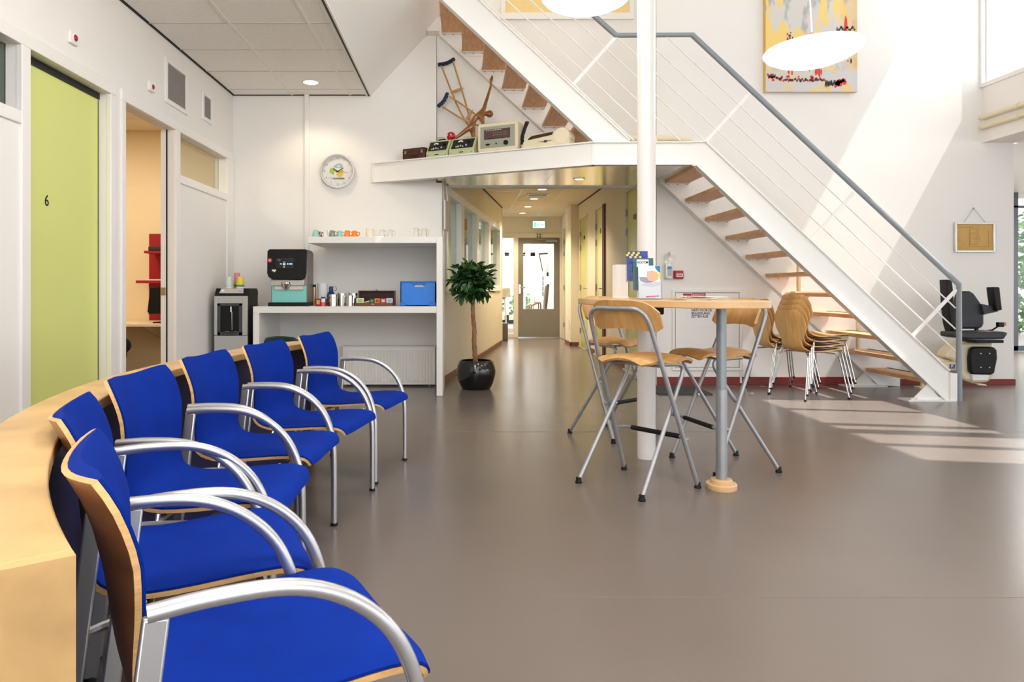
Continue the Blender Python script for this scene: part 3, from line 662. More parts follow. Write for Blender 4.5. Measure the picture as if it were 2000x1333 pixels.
padpoly([(1898, 682), (1904, 678), (1942, 678), (1948, 684), (1949, 700), (1943, 730), (1936, 733), (1900, 732), (1896, 724), (1895, 700)], YL - .035, YL + .018, M_BLKP, 'footrest', .014)
g = MB()
for a, b in ((1916, 691), (1933, 691), (1916, 718), (1933, 718)): g.cyl(C(a, b, YL - .034), C(a, b, YL - .042), .006, n=8)
part('footrest_screw', g, M_PAPER, lift)
padpoly([(1899, 730), (1932, 729), (1930, 743), (1900, 744)], YL - .02, YL + .03, M_STEELW, 'foot_hinge', .003)
padpoly([(1905, 750), (1925, 751), (1929, 754), (1912, 753)], YL - .02, YL + .06, M_CREAM, 'foot_bumper', .003)
# lift rail on posts along the back stringer
rail = thing('lift_rail', 'cream tubular stairlift rail on posts behind the treads', 'rail', (PX(1850, YL + .14), YL + .14, 0))
yr = YL + .20
g = MB(); g.tube(fillet([P(1876, 712, YL + .12), P(1846, 708, YL + .12), P(1790, 690, yr), P(1480, 395, yr), P(1345, 271, yr), P(1228, 270, yr)], .15, 6), .032, 12); part('rail_tube', g, M_CREAM, rail)
for px_, top in ((1560, 478), (1676, 590), (1802, 706)):
    yy = yr + .05; zt = PZ(top, yy); kx = PX(px_, yy); zb = 0.0
    for k in range(1, 12):
        if XT(k) <= kx <= XT(k) + .2: zb = .192 * k
    g = MB(); g.cyl((kx, yy, zb), (kx, yy, zt), .022, n=12); g.box(kx - .06, kx + .06, yy - .05, yy + .05, zb, zb + .012); part('rail_post', g, M_CREAM, rail)
g = MB(); g.cyl(P(1838, 716, YL + .09), P(1862, 716, YL + .09), .052, n=20); part('rail_end', g, M_CREAM, rail)
g = MB(); ya_ = YL + .034; g.box(PX(1855, ya_), PX(1865, ya_), ya_ - .003, ya_, PZ(720, ya_), PZ(712, ya_)); lab = part('label_plate', g, pm('label_blue', (.01, .03, .30), .4), rail, smooth=False)
text('lettering', 'P.', .042, (PX(1860, ya_), ya_ - .004, PZ(716, ya_)), M_PAPER, lab, bold=.001)

# =================================================================== COLUMN, LAMPS
YCo = YF(895); xc = PX(1262.5, YCo)
g = MB(); g.cyl((xc, YCo, 0), (xc, YCo, 6.5), .0535, n=40); solo('round_column', g, pm('column_gloss', (.74, .70, .67), .22, coat=.2), 'tall glossy white round steel column standing through the bar table', 'column')
def pendant(name, cx, cy, cz, r, tilt, label):
    t = thing(name, label, 'lamp', (cx, cy, cz), 0, 'saucer pendant lamps'); Mx = Matrix.Translation((cx, cy, cz)) @ Matrix.Rotation(tilt, 4, 'Y')
    h = r * .27
    g = MB(); g.lathe([(0, -h), (r * .25, -h * .97), (r * .5, -h * .82), (r * .75, -h * .5), (r * .92, -h * .16), (r * .985, h * .12), (r, h * .3), (r * .96, h * .48), (r * .80, h * .66), (r * .6, h * .78)], n=48, M=Mx); part('glass_shade', g, M_LAMP, t)
    g = MB(); g.lathe([(r * .61, h * .76), (r * .45, h * .95), (r * .2, h * 1.12), (.03, h * 1.2), (.02, h * 1.6), (0, h * 1.6)], n=32, M=Mx); part('cap', g, M_COPPER, t)
    top = Mx @ Vector((0, 0, h * 1.55)); g = MB(); g.tube([top, (top[0] - .02, top[1], top[2] + .35), (top[0] - .035, top[1], 6.54)], .005, 8); part('cord', g, M_PAPER, t)
    lamp('POINT', 'pendant_bulb', (cx, cy, cz - h - .06), 15, (1.0, .90, .76), shadow_soft_size=.2)
pendant('pendant_lamp', PX(1145, 4.6), 4.6, PZ(-3, 4.6), .288, R(0), 'glowing saucer pendant lamp left of the white column')
pendant('pendant_lamp', PX(1588, 4.5), 4.5, PZ(104, 4.5), .292, R(-3), 'glowing saucer pendant lamp hanging in front of the abstract painting')
def downlight(cx, cy, cz, label, r=.062, e=5, group=None, spot=True):
    t = thing('downlight', label, 'lamp', (cx, cy, cz), 0, group)
    g = MB(); g.lathe([(r, 0), (r * 1.28, 0), (r * 1.3, -.004), (r * 1.05, -.008), (r, -.004)], (cx, cy, cz), 24); part('trim_ring', g, M_RAIL, t)
    g = MB(); g.lathe([(0, -.002), (r, -.002), (r, 0), (0, 0)], (cx, cy, cz), 24); part('lens', g, M_DOWN, t)
    lamp('SPOT', 'downlight_beam', (cx, cy, cz - .03), e, WARM, spot_size=R(126), spot_blend=.55, shadow_soft_size=.05)
yd = 2.01 * F / (CY - 160); downlight(PX(607, yd), yd, ZC - .001, 'round downlight in the tiled ceiling above the wall clock', .07, 15)
names_ = ['nearest of the four corridor ceiling downlights', 'second of the four corridor ceiling downlights', 'third of the four corridor ceiling downlights', 'farthest of the four corridor ceiling downlights, by the exit sign']
for k, (a, b) in enumerate(((1059, 369.5), (1043, 388), (1031, 403.5), (1020.5, 416))):
    y_ = (ZCC - H) * F / (CY - b); downlight(PX(a, y_), y_, ZCC - .001, names_[k], .062, 85, 'corridor downlights')
yd = (zl0 + .012 - H) * F / (CY - 349); downlight(PX(1131, yd), yd, zl0 + .011, 'small downlight in the brushed metal soffit', .045, 8)

# =================================================================== CURVED PARTITION WITH LEDGE
pc = Vector((2.01, 2.742)); ri, ro, zl = 3.112, 3.262, .69
a_near = math.atan2(.838 - pc[1], -.4427 - pc[0]); a_far = math.atan2(4.14 - pc[1], -.78 - pc[0])
if a_near < 0: a_near += 2 * math.pi
if a_far < 0: a_far += 2 * math.pi
def arc(r, a0, a1, n=64):
    o = []
    for k in range(n + 1):
        a = a0 + (a1 - a0) * k / n; y = pc[1] + r * math.sin(a); w = max(0.0, min(1.0, (y - 2.8) / 1.3)); q = r + .085 * w * w
        o.append((pc[0] + q * math.cos(a), pc[1] + q * math.sin(a)))
    return o
part_ = thing('curved_partition', 'low curved partition with a birch ledge and navy panel behind the blue chairs', 'partition', (pc[0] - ri, pc[1], 0))
g = MB(); g.prism(arc(ri, a_near - .0066, a_far) + arc(ro, a_far, a_near - .0066), zl - .032, zl, 'xy'); part('ledge', g, M_LEDGE, part_, bevel=.003)
g = MB(); g.prism(arc(ri + .028, a_near - .006, a_far) + arc(ri + .045, a_far, a_near - .006), 0, zl - .033, 'xy'); part('inner_panel', g, M_NAVY, part_)
g = MB(); g.prism(arc(ro - .03, a_near - .006, a_far) + arc(ro - .012, a_far, a_near - .006), 0, zl - .033, 'xy'); part('outer_panel', g, M_LEDGE, part_)
for a, nm in ((a_near, 'end_panel'), (a_far + .006, 'end_panel')):
    g = MB(); g.prism(arc(ri + .001, a, a - .0065, 2) + arc(ro - .001, a - .0065, a, 2), 0, zl, 'xy'); part(nm, g, M_LEDGE, part_)

# =================================================================== WAITING CHAIRS
def make_chair():
    t = thing('waiting_chair', 'x', 'chair', (0, 0, 0), 0, 'blue upholstered waiting chairs along the curved partition')
    prof = [(.402, .366), (.396, .381), (.378, .390), (.34, .394), (.27, .391), (.18, .383), (.09, .378), (.03, .386), (-.008, .405), (-.028, .44), (-.036, .49), (-.040, .54), (-.046, .59), (-.056, .64), (-.074, .69), (-.098, .735)]
    wid = [.405, .43, .438, .44, .44, .438, .432, .420, .412, .408, .406, .408, .414, .420, .424, .412]
    def grid(dp, dw, i0, i1):
        pr = catmull([(x, 0, z) for x, z in prof], 2); wd = []
        for k in range(len(wid) - 1): wd += [wid[k], (wid[k] + wid[k + 1]) / 2]
        wd.append(wid[-1]); out = []
        for i in range(i0, len(pr) - i1):
            a = pr[max(i - 1, 0)]; b = pr[min(i + 1, len(pr) - 1)]; tn = (b - a).normalized(); nrm = Vector((tn[2], 0, -tn[0]));
            if nrm[0] < 0 and nrm[2] < 0: nrm = -nrm
            row = []; back = max(0, min(1, (pr[i][2] - .42) / .2)); end = len(pr) - i1 - 1 - i
            for j in range(11):
                u = -1 + 2 * j / 10; y = u * (wd[i] / 2 - dw)
                y *= {0: .962, 1: .99, 2: .998}.get(end, 1.0)
                c = .046 * back * (u * u) - .012 * back + (.010 * (1 - back) * (u * u))
                edge = (.25 + .75 * (1 - abs(u) ** 6)) * dp if dp > .001 else dp
                drop = Vector((0, 0, -{0: .007, 1: .002, 2: .0}.get(end, 0) * u ** 4))
                row.append(pr[i] + Vector((0, y, 0)) + nrm * (c + edge) + drop)
            out.append(row)
        return out
    g = MB(); g.sheet(grid(0, 0, 0, 0), .009); part('seat_shell', g, M_PLYB, t, world=False)
    g = MB(); gg = grid(0, 0, 0, 0); n = len(gg); m_ = len(gg[0]) - 1
    sh_ = MB().sheet(gg, .0095); q_ = n * (m_ + 1); bk_ = [[sh_.v[q_ + i * (m_ + 1) + j] for j in range(m_ + 1)] for i in range(n)]
    for c_ in (0, m_):
        sg = 1 if c_ else -1; rows_ = [[gg[i][c_] + Vector((0, sg * .0008, 0)), bk_[i][c_] + Vector((0, sg * .0008, 0))] for i in range(n)]
        g.sheet(rows_, .0012 if c_ else -.0012)
    for i_ in (0, n - 1):
        rows_ = [[gg[i_][j], bk_[i_][j]] for j in range(m_ + 1)]; g.sheet(rows_, .0012)
    part('shell_edge', g, M_EDGEW, t, world=False)
    g = MB(); g.sheet(grid(.021, .0022, 0, 0), 0, back=grid(.0004, .0022, 0, 0)); part('upholstery', g, M_BLUE, t, world=False)
    for s_ in (1, -1):
        y = s_ * .260
        path = catmull([(-.013, y, .580), (.06, y, .585), (.15, y, .583), (.215, y, .568), (.275, y, .535), (.325, y, .485), (.358, y, .42), (.375, y, .34), (.379, y, .24), (.379, y, .012)], 4)
        g = MB(); g.tube(path, .0125, 12); part('arm_tube', g, M_ALU, t, world=False)
        g = MB(); g.bar((-.002, y, .575), (-.070, y, .008), .034, .015, up=(0, 1, 0)); part('rear_leg', g, M_ALU, t, world=False, bevel=.004)
        g = MB(); g.tube(catmull([(-.025, y, .345), (.05, y - s_ * .03, .352), (.2, y - s_ * .035, .353), (.33, y - s_ * .03, .352), (.379, y, .345)], 4), .009, 8)
        for xx in (.08, .3): g.cyl((xx, y - s_ * .035, .355), (xx, y - s_ * .045, .376), .006, n=8)
        part('seat_rail', g, M_ALU, t, world=False)
        for xx in (.379, -.070):
            g = MB(); g.cyl((xx, y, 0), (xx, y, .012), .015, .014, n=12); part('glide', g, M_RUB, t, world=False)
    for xx, zz in ((.09, .362), (.31, .362)):
        g = MB(); g.cyl((xx, -.222, zz), (xx, .222, zz), .008, n=8); part('cross_rail', g, M_ALU, t, world=False)
    return t
chair0 = make_chair()
CH = [('F', -.761, 4.001, -12.2, 'farthest blue waiting chair, its far armrest standing in front of the white radiator'),
      ('E', -.866, 3.360, -10.7, 'second farthest blue waiting chair, in front of the dark green bin'),
      ('D', -.936, 2.789, -3.8, 'third blue waiting chair counted from the radiator end'),
      ('C', -.924, 2.195, 0.9, 'fourth blue waiting chair from the radiator, its whole backrest showing beside the ledge'),
      ('B', -.788, 1.605, 21.0, 'blue waiting chair half hidden behind the nearest chair'),
      ('A', -.515, 1.160, 27.5, 'nearest blue waiting chair, cut off by the lower frame edge')]
for i, (n, x, y, a, lb) in enumerate(CH):
    if i == 0:
        chair0.location = (x, y, 0); chair0.rotation_euler = (0, 0, R(a)); chair0['label'] = lb
    else: dup(chair0, (x, y, 0), R(a), lb)

# =================================================================== BAR TABLE AND STOOLS
tbl = thing('bar_table', 'high oval birch bar table on one grey leg around the white column', 'table', (1.29, 3.58, 0))
tc = Vector((1.135, 4.08)); u_ = Vector((.30, -.954)).normalized(); v_ = Vector((-u_[1], u_[0])); zt_ = .94; Mx = None
def sup(a, b, n=2.3, k=72):
    o = []
    for i in range(k):
        w = 2 * math.pi * i / k; c, s = math.cos(w), math.sin(w)
        p_ = tc + u_ * (a * abs(c) ** (2 / n) * (1 if c > 0 else -1)) + v_ * (b * abs(s) ** (2 / n) * (1 if s > 0 else -1)); o.append((p_[0], p_[1]))
    return o
g = MB(); g.prism(sup(.76, .33), zt_ - .036, zt_, 'xy'); part('tabletop', g, M_BIRCH, tbl, bevel=.004)
yl_ = YF(955); xl_ = PX(1409, yl_)
g = MB(); g.cyl((xl_, yl_, .045), (xl_, yl_, .50), .0275, n=24); part('leg', g, M_GREYT, tbl)
g = MB(); g.cyl((xl_, yl_, .50), (xl_, yl_, zt_ - .036), .0245, n=24); g.cyl((xl_, yl_, .495), (xl_, yl_, .503), .0285, n=24); part('leg', g, pm('grey_tube_upper', (.25, .275, .29), .35, metal=.4), tbl)
g = MB(); g.lathe([(0, 0), (.073, 0), (.075, .004), (.075, .026), (.072, .03), (.052, .03), (.052, .046), (.049, .05), (0, .05)], (xl_, yl_, 0), 36); part('foot_disc', g, M_BIRCH, tbl)
g = MB(); g.box(xc - .075, xc + .075, YCo - .11, YCo + .075, zt_ - .09, zt_ - .037); part('column_bracket', g, M_BLKP, tbl, bevel=.008)

def make_stool():
    t = thing('bar_stool', 'x', 'stool', (0, 0, 0), 0, 'folding birch bar stools around the high table')
    g = MB(); g.tube(fillet([(.2, -.2325, .012), (-.150, -.18, .902), (-.150, .18, .902), (.2, .2325, .012)], .085, 8), .0115, 12); part('back_frame', g, M_GREYT, t, world=False)
    for s_ in (1, -1):
        g = MB(); g.tube(fillet([(-.2, s_ * .2, .012), (.195, s_ * .165, .615), (.0, s_ * .165, .626)], .075, 8), .0105, 12); part('leg', g, M_GREYT, t, world=False)
        g = MB(); g.cyl((.054, s_ * .205, .379), (.054, s_ * .178, .379), .008, n=10); part('pivot_bolt', g, M_CHROME, t, world=False)
        for xx, yy in ((.2, .2325), (-.2, .2)):
            g = MB(); g.lathe([(.017, 0), (.018, .006), (.014, .014), (.013, .03), (0, .03)], (xx, s_ * yy, 0), 14); part('foot_cap', g, M_RUB, t, world=False)
    g = MB(); g.cyl((-.041, -.193, .622), (-.041, .193, .622), .008, n=10); g.cyl((.13, -.165, .617), (.13, .165, .617), .007, n=10); part('cross_bar', g, M_GREYT, t, world=False)
    g = MB(); g.tube(fillet([(.1035, -.220, .25), (.165, -.205, .25), (.165, .205, .25), (.1035, .220, .25)], .04, 6), .0085, 10); part('footrest', g, M_GREYT, t, world=False)
    g = MB(); g.cyl((.165, -.15, .25), (.165, .15, .25), .0125, n=12); part('footrest_sleeve', g, M_RUB, t, world=False)
    # saddle seat
    pr = catmull([(-.10, 0, .640), (-.07, 0, .652), (-.01, 0, .655), (.05, 0, .645), (.105, 0, .640), (.15, 0, .650), (.19, 0, .652), (.225, 0, .641), (.25, 0, .624)], 2); gg = []; n = len(pr)
    for i, p_ in enumerate(pr):
        s_ = i / (n - 1); w = .178
        if s_ < .16: w *= math.sqrt(max(.0, 1 - ((.16 - s_) / .16) ** 2 * .55))
        if s_ > .9: w *= 1 - .12 * ((s_ - .9) / .1) ** 2
        gg.append([p_ + Vector((0, w * u, -.022 * u * u * (1 - .5 * s_))) for u in [-1 + 2 * j / 10 for j in range(11)]])
    g = MB(); g.sheet(gg, -.013 if False else .013); part('seat', g, M_STOOLW, t, world=False)
    gg = []
    for i in range(9):
        s_ = i / 8; row = []
        for j in range(15):
            u = -1 + 2 * j / 14; zb = .782 + .022 * (1 - u * u) + .030 * abs(u) ** 12; zt2 = .946 - .06 * abs(u) ** 5
            z = zb + (zt2 - zb) * s_; x = -.150 + .389 * (.902 - z) + .026 + .045 * u * u
            row.append(Vector((x, .208 * u, z)))
        gg.append(row)
    g = MB(); g.sheet(gg, .012); part('backrest', g, M_STOOLW, t, world=False)
    return t
st0 = make_stool()
def place(root, first, x, y, a, lb):
    if first: root.location = (x, y, 0); root.rotation_euler = (0, 0, R(a)); root['label'] = lb; return root
    return dup(root, (x, y, 0), R(a), lb)
place(st0, True, .879, 3.653, 38, 'birch bar stool nearest the camera, its back turned to the front')
place(st0, False, 1.025, 4.93, -50, 'birch bar stool at the left end of the table, by the white paper roll')
place(st0, False, 1.484, 4.053, 192, 'birch bar stool on the right of the table, behind the grey leg')

# =================================================================== STACKED SHELL CHAIRS
def make_shell():
    t = thing('shell_chair', 'x', 'chair', (0, 0, 0), 0, 'stacked beech shell chairs under the stairs')
    pr = catmull([(.225, 0, .425), (.20, 0, .440), (.12, 0, .440), (.03, 0, .430), (-.06, 0, .424), (-.125, 0, .432), (-.165, 0, .462), (-.185, 0, .51), (-.20, 0, .57), (-.215, 0, .64), (-.232, 0, .72), (-.246, 0, .785), (-.252, 0, .805)], 2)
    wk = [.17, .198, .205, .20, .185, .16, .132, .128, .155, .195, .195, .155, .115]; wd = []
    for k in range(len(wk) - 1): wd += [wk[k], (wk[k] + wk[k + 1]) / 2]
    wd.append(wk[-1]); gg = []
    for i, p_ in enumerate(pr):
        b = max(0, min(1, (p_[2] - .47) / .15)); gg.append([p_ + Vector((.03 * b * u * u, wd[i] * u, .012 * (1 - b) * u * u)) for u in [-1 + 2 * j / 8 for j in range(9)]])
    g = MB(); g.sheet(gg, .010); part('shell', g, M_SHELL, t, world=False)
    for sx, fx in ((1, .235), (-1, -.235)):
        for sy in (1, -1):
            g = MB(); g.tube(fillet([(sx * .05, sy * .09, .418), (sx * .165, sy * .185, .405), (fx, sy * .235, .014)], .05, 6), .0065, 8); part('leg', g, M_CHROME, t, world=False)
            g = MB(); g.lathe([(.011, 0), (.012, .004), (.009, .016), (0, .016)], (fx, sy * .235, 0), 10); part('foot_cap', g, M_RUB, t, world=False)
    g = MB(); g.box(-.07, .07, -.11, .11, .413, .4215); part('seat_plate', g, M_BLKP, t, world=False, bevel=.003)
    return t
sh0 = make_shell(); first = True
ords = ['bottom', 'second', 'third', 'topmost']
for (x, y, a, n, nm, dx) in ((3.20, 6.63, 15, 4, 'nearer, taller stack under the stairs', .022), (3.12, 7.04, 4, 3, 'farther stack against the wall', .018)):
    for k in range(n):
        lb = ('%s beech shell chair of the %s' % ((ords[k] if k < n - 1 else 'topmost'), nm))
        xx, yy = x + dx * k * math.cos(R(a)), y + dx * k * math.sin(R(a)); z = .046 * k
        if first: sh0.location = (xx, yy, z); sh0.rotation_euler = (0, 0, R(a)); sh0['label'] = lb; first = False
        else: dup(sh0, (xx, yy, z), R(a), lb)

# =================================================================== COFFEE CORNER
YFc = 6.667                                     # front plane of the counter unit
def V(px, py, y=YFc): return P(px, py, y)
zc0, zc1 = PZ(612, YFc), PZ(599, YFc)           # worktop
cu = thing('coffee_counter', 'white lacquered coffee counter with a raised shelf, built against the back wall', 'counter', (PX(680, YFc), YFc, 0))
g = MB(); g.box(PX(494, YFc), PX(852.5, YFc), YFc, YB - .002, zc0, zc1); part('worktop', g, M_WHITE, cu, bevel=.004)
g = MB(); g.box(PX(494, YFc), PX(506, YFc), YFc, YB - .002, 0, zc0); part('side_panel', g, M_WHITE, cu, bevel=.003)
zs0, zs1 = PZ(475, YFc), PZ(462.5, YFc)
g = MB(); g.box(PX(852.5, YFc), PX(864.5, YFc), YFc, YB - .002, 0, zs1); part('side_panel', g, M_WHITE, cu, bevel=.003)
g = MB(); g.box(PX(601, YFc), PX(852.5, YFc), YFc, YB - .002, zs0, zs1); part('shelf', g, M_WHITE, cu, bevel=.003)
g = MB(); g.box(PX(595.5, YB), PX(604.5, YB), YB - .035, YB - .002, zc1, ZC); g.box(PX(597, YB), PX(603, YB), YB - .040, YB - .035, zc1, ZC); solo('cable_trunking', g, M_WHITE, 'white vertical cable trunking on the back wall left of the clock', 'trunking', bevel=.003)
# radiator
yr_ = 7.30; rd = thing('radiator', 'white ribbed panel radiator on the back wall under the coffee counter', 'radiator', (PX(760, yr_), yr_, PZ(753, yr_)))
xa_, xb_, za_, zb_ = PX(669, yr_), PX(849.5, yr_), PZ(752, yr_), PZ(679, yr_)
g = MB(); g.box(xa_, xb_, yr_ + .012, yr_ + .10, za_, zb_)
nr_ = 28; wv = (xb_ - xa_ - .05) / nr_
for k in range(nr_):
    x = xa_ + .025 + wv * (k + .5); g.prism([(x - wv * .33, yr_ + .013), (x - wv * .2, yr_), (x + wv * .2, yr_), (x + wv * .33, yr_ + .013)], za_ + .03, zb_ - .03, 'xy')
part('panel', g, M_WHITE, rd, bevel=.002, smooth=False)
g = MB(); g.box(xa_ - .004, xb_ + .004, yr_ + .006, yr_ + .104, zb_, zb_ + .012)
part('top_grille', g, M_WHITE, rd, bevel=.003)
g = MB(); g.box(xa_ + .1, xa_ + .13, yr_ + .1, YB - .001, za_ + .1, za_ + .2); g.box(xb_ - .13, xb_ - .1, yr_ + .1, YB - .001, za_ + .1, za_ + .2); part('wall_bracket', g, M_WHITE, rd)
g = MB(); g.tube(fillet([(xb_ - .06, yr_ + .06, za_), (xb_ - .06, yr_ + .06, za_ - .05), (xb_ - .06, YB - .012, za_ - .05)], .02, 4), .009, 8); part('pipe', g, M_WHITE, rd)
# waste bin
yb_ = 6.98; bx = PX(545, yb_); br = 37 * yb_ / F; zb2 = PZ(664, yb_)
bn = thing('waste_bin', 'dark green round waste bin with a domed lid under the coffee counter', 'bin', (bx, yb_, 0)); M_DKG = pm('dark_green_plastic', (.010, .045, .042), .4)
g = MB(); g.lathe([(0, 0), (br * .78, 0), (br * .95, zb2 - .04), (0, zb2 - .04)], (bx, yb_, 0), 32); part('body', g, M_DKG, bn)
g = MB(); g.lathe([(br, zb2 - .05), (br * 1.02, zb2 - .03), (br * .98, zb2 - .005), (br * .8, zb2 + .018), (br * .4, zb2 + .03), (0, zb2 + .032)], (bx, yb_, 0), 32); part('lid', g, M_DKG, bn)
# water cooler
yw = 6.70; wx0, wx1 = PX(418, yw), PX(484.5, yw); zw = PZ(563.5, yw)
wc = thing('water_cooler', 'grey and black floor standing water cooler beside the coffee counter', 'water cooler', ((wx0 + wx1) / 2, yw + .15, 0))
M_SILV = pm('silver_panel', (.47, .47, .465), .35, metal=.35)
g = MB(); g.box(wx0 + .004, wx1 - .002, yw + .02, yw + .33, 0, zw - .06); g.prism([(yw + .004, zw - .072), (yw + .02, zw - .05), (yw + .06, zw), (yw + .30, zw), (yw + .33, zw - .03), (yw + .33, zw - .072)], wx0, wx1, 'yz'); part('body', g, M_BLKP, wc, bevel=.004)
za, zb = PZ(593, yw), PZ(655.5, yw); xi0, xi1 = PX(424, yw), PX(473, yw)
g = MB(); g.box(wx0, xi0, yw, yw + .02, zb, zw - .072); g.box(xi1, wx1 - .006, yw, yw + .02, zb, zw - .072); g.box(xi0, xi1, yw, yw + .02, za, zw - .072); part('front_panel', g, M_SILV, wc, bevel=.003)
g = MB(); g.box(wx0, wx1 - .006, yw, yw + .02, .02, zb - .004); part('lower_panel', g, M_SILV, wc, bevel=.004)
g = MB(); g.box(xi0, xi1, yw + .008, yw + .02, zb, zb + .032); g.box(xi0, xi0 + .027, yw + .008, yw + .02, zb, za); g.box(xi1 - .035, xi1, yw + .008, yw + .02, zb, za); g.box(xi0, xi1, yw + .008, yw + .02, za - .025, za); part('niche_frame', g, pm('dark_grey_plastic', (.05, .05, .055), .4), wc, bevel=.003)
g = MB(); xm = PX(450, yw); g.cyl((xm, yw + .016, za - .03), (xm, yw + .016, za - .08), .009, n=12); g.tube([(xm + .01, yw + .012, za - .08), (xm + .012, yw + .012, zb + .05)], .004, 8); part('spout', g, M_CHROME, wc)
g = MB(); g.lathe([(0, 0), (.075, 0), (.08, .006), (0, .006)], (xm, yw + .045, zb + .034), 24, M=None); part('drip_tray', g, M_CHROME, wc)
g = MB(); Mt = Matrix.Translation((0, 0, 0)); a_, b_ = Vector((0, yw + .022, zw - .047)), Vector((0, yw + .058, zw - .003)); nn = Vector((0, -(b_ - a_)[2], (b_ - a_)[1])).normalized() * .003
g.add([(wx0 + .04, *(a_)[1:]), (wx1 - .05, *(a_)[1:]), (wx1 - .06, *(b_)[1:]), (wx0 + .05, *(b_)[1:]), (wx0 + .04, *(a_ + nn)[1:]), (wx1 - .05, *(a_ + nn)[1:]), (wx1 - .06, *(b_ + nn)[1:]), (wx0 + .05, *(b_ + nn)[1:])], [[3, 2, 1, 0], [4, 5, 6, 7], [0, 1, 5, 4], [1, 2, 6, 5], [2, 3, 7, 6], [3, 0, 4, 7]]); part('control_panel', g, pm('cooler_panel', (.50, .46, .42), .4), wc, bevel=.002)
for xx, c in ((wx0 + .07, (.75, .80, .9)), (wx1 - .085, (.25, .4, .85))):
    g = MB(); m_ = (a_ + b_) / 2 + nn; g.cyl((xx, m_[1], m_[2]), (xx, m_[1] + nn[1] * 1.2, m_[2] + nn[2] * 1.2), .013, n=14); part('button', g, pm('button_%d' % int(c[0] * 100), c, .3), wc)
def cupstack(px0, px1, py0, py1, y, cols, label):
    base = zw; r = (px1 - px0) / 2 * y / F; x = PX((px0 + px1) / 2, y); h = (py1 - py0) * y / F
    t = thing('paper_cup_stack', label, 'cups', (x, y, base), 0, 'paper cups on the water cooler')
    nb = len(cols) - 1; hb = .016
    for k, c in enumerate(cols):
        z0_ = base + hb * k; z1_ = base + hb * (k + 1) if k < nb else base + h
        tp = r * .78 if k == nb else r * .97
        g = MB(); g.lathe([(0, z0_), (r, z0_), (r * 1.02, z0_ + .004), (tp, z1_ - .002), (tp - .004, z1_), (0, z1_ - .003)], (x, y, 0), 24); part('cup', g, pm('cup_%d_%d' % (int(c[0] * 99), int(c[1] * 99)), c, .55), t)
cupstack(440, 454, 541, 564, yw + .10, [(.78, .76, .72), (.56, .70, .60)], 'stack of upturned mint paper cups on the water cooler')
cupstack(456.5, 470, 533.5, 564, yw + .22, [(.55, .42, .04), (.02, .16, .13), (.55, .42, .04), (.70, .26, .31)], 'stack of upturned paper cups with a pink one on top')
cupstack(461.5, 477, 541, 564, yw + .10, [(.75, .73, .7), (.05, .24, .17), (.80, .62, .06)], 'stack of upturned paper cups with a yellow one on top')
# coffee machine
ym = 6.76; cm = thing('coffee_machine', 'black and taupe coffee machine with a touch screen on the counter', 'coffee machine', (PX(565, ym), ym + .15, zc1))
M_TAUPE = pm('taupe_metal', (.27, .225, .185), .4, metal=.4)
X = lambda px: PX(px, ym); Z = lambda py: PZ(py, ym)
g = MB(); g.prism([(ym + .03, zc1 + .03), (ym + .31, zc1 + .03), (ym + .31, Z(492)), (ym + .24, Z(487.5)), (ym + .05, Z(487.5)), (ym + .03, Z(491))], X(528), X(599), 'yz'); part('body', g, M_TAUPE, cm, bevel=.008)
g = MB(); g.box(X(524), X(600), ym - .02, ym + .31, zc1, zc1 + .035); part('drip_base', g, M_BLKP, cm, bevel=.006)
g = MB(); g.prism(fillet2 if False else [(X(523), Z(492)), (X(525), Z(488.5)), (X(529), Z(487.3)), (X(597), Z(487.3)), (X(599), Z(489)), (X(598), Z(534)), (X(595), Z(543)), (X(588), Z(547)), (X(532), Z(546)), (X(525), Z(541)), (X(522.5), Z(534))], ym - .02, ym + .03, 'xz'); part('screen_housing', g, M_BLKP, cm, bevel=.006)
g = MB(); g.box(X(539), X(574.5), ym - .0225, ym - .0205, Z(524.5), Z(504)); sc_ = part('screen', g, pm('screen_dark', (.012, .014, .018), .12), cm, smooth=False)
M_SCR = emat('screen_glow', (.55, .75, 1.0), .9)
for (a, b, c, e) in ((548, 552, 515, 517), (554, 558.5, 512, 513.2), (554, 558.5, 514.5, 518.5), (562, 564.5, 514.5, 517.5), (566.5, 569, 514.5, 517.5), (570, 572, 514.5, 517.5), (543, 549, 507, 508), (544, 549, 509.5, 510.5)):
    g = MB(); g.box(X(a), X(b), ym - .0235, ym - .0225, Z(e), Z(c)); part('screen_icon', g, M_SCR if a > 546 else pm('icon_grey', (.2, .2, .2), .5), sc_, smooth=False)
g = MB(); g.cyl((X(556), ym - .0225, Z(522)), (X(556), ym - .0235, Z(522)), .006, n=10); part('screen_icon', g, emat('icon_yellow', (1, .8, .2), .9), sc_)
g = MB(); g.cyl((X(528.3), ym - .02, Z(509)), (X(528.3), ym - .024, Z(509)), .021, n=24); rb = part('badge', g, pm('badge_red', (.62, .015, .02), .35), cm)
text('lettering', 'H', .026, (X(528.3), ym - .0245, Z(509)), M_PAPER, rb, bold=.001)
g = MB(); g.box(X(532.3), X(540.3), ym - .0225, ym - .02, Z(530), Z(527)); g.box(X(535.5), X(538), ym - .0225, ym - .02, Z(532), Z(530)); part('sticker', g, M_PAPER, cm, smooth=False)
g = MB(); g.box(X(528), X(594), ym + .004, ym + .035, Z(558.5), Z(547)); part('chrome_band', g, pm('brushed_band', (.5, .47, .44), .3, metal=.5), cm, bevel=.004)
g = MB(); g.box(X(530), X(597.5), ym + .02, ym + .034, Z(591), Z(558.5)); part('splash_panel', g, pm('aqua_panel', (.22, .60, .56), .35), cm, smooth=False)
g = MB(); g.box(X(536), X(592), ym + .0, ym + .02, Z(566.5), Z(559.5)); part('cup_sensor', g, pm('light_grey_plastic', (.62, .58, .55), .35), cm, bevel=.004)
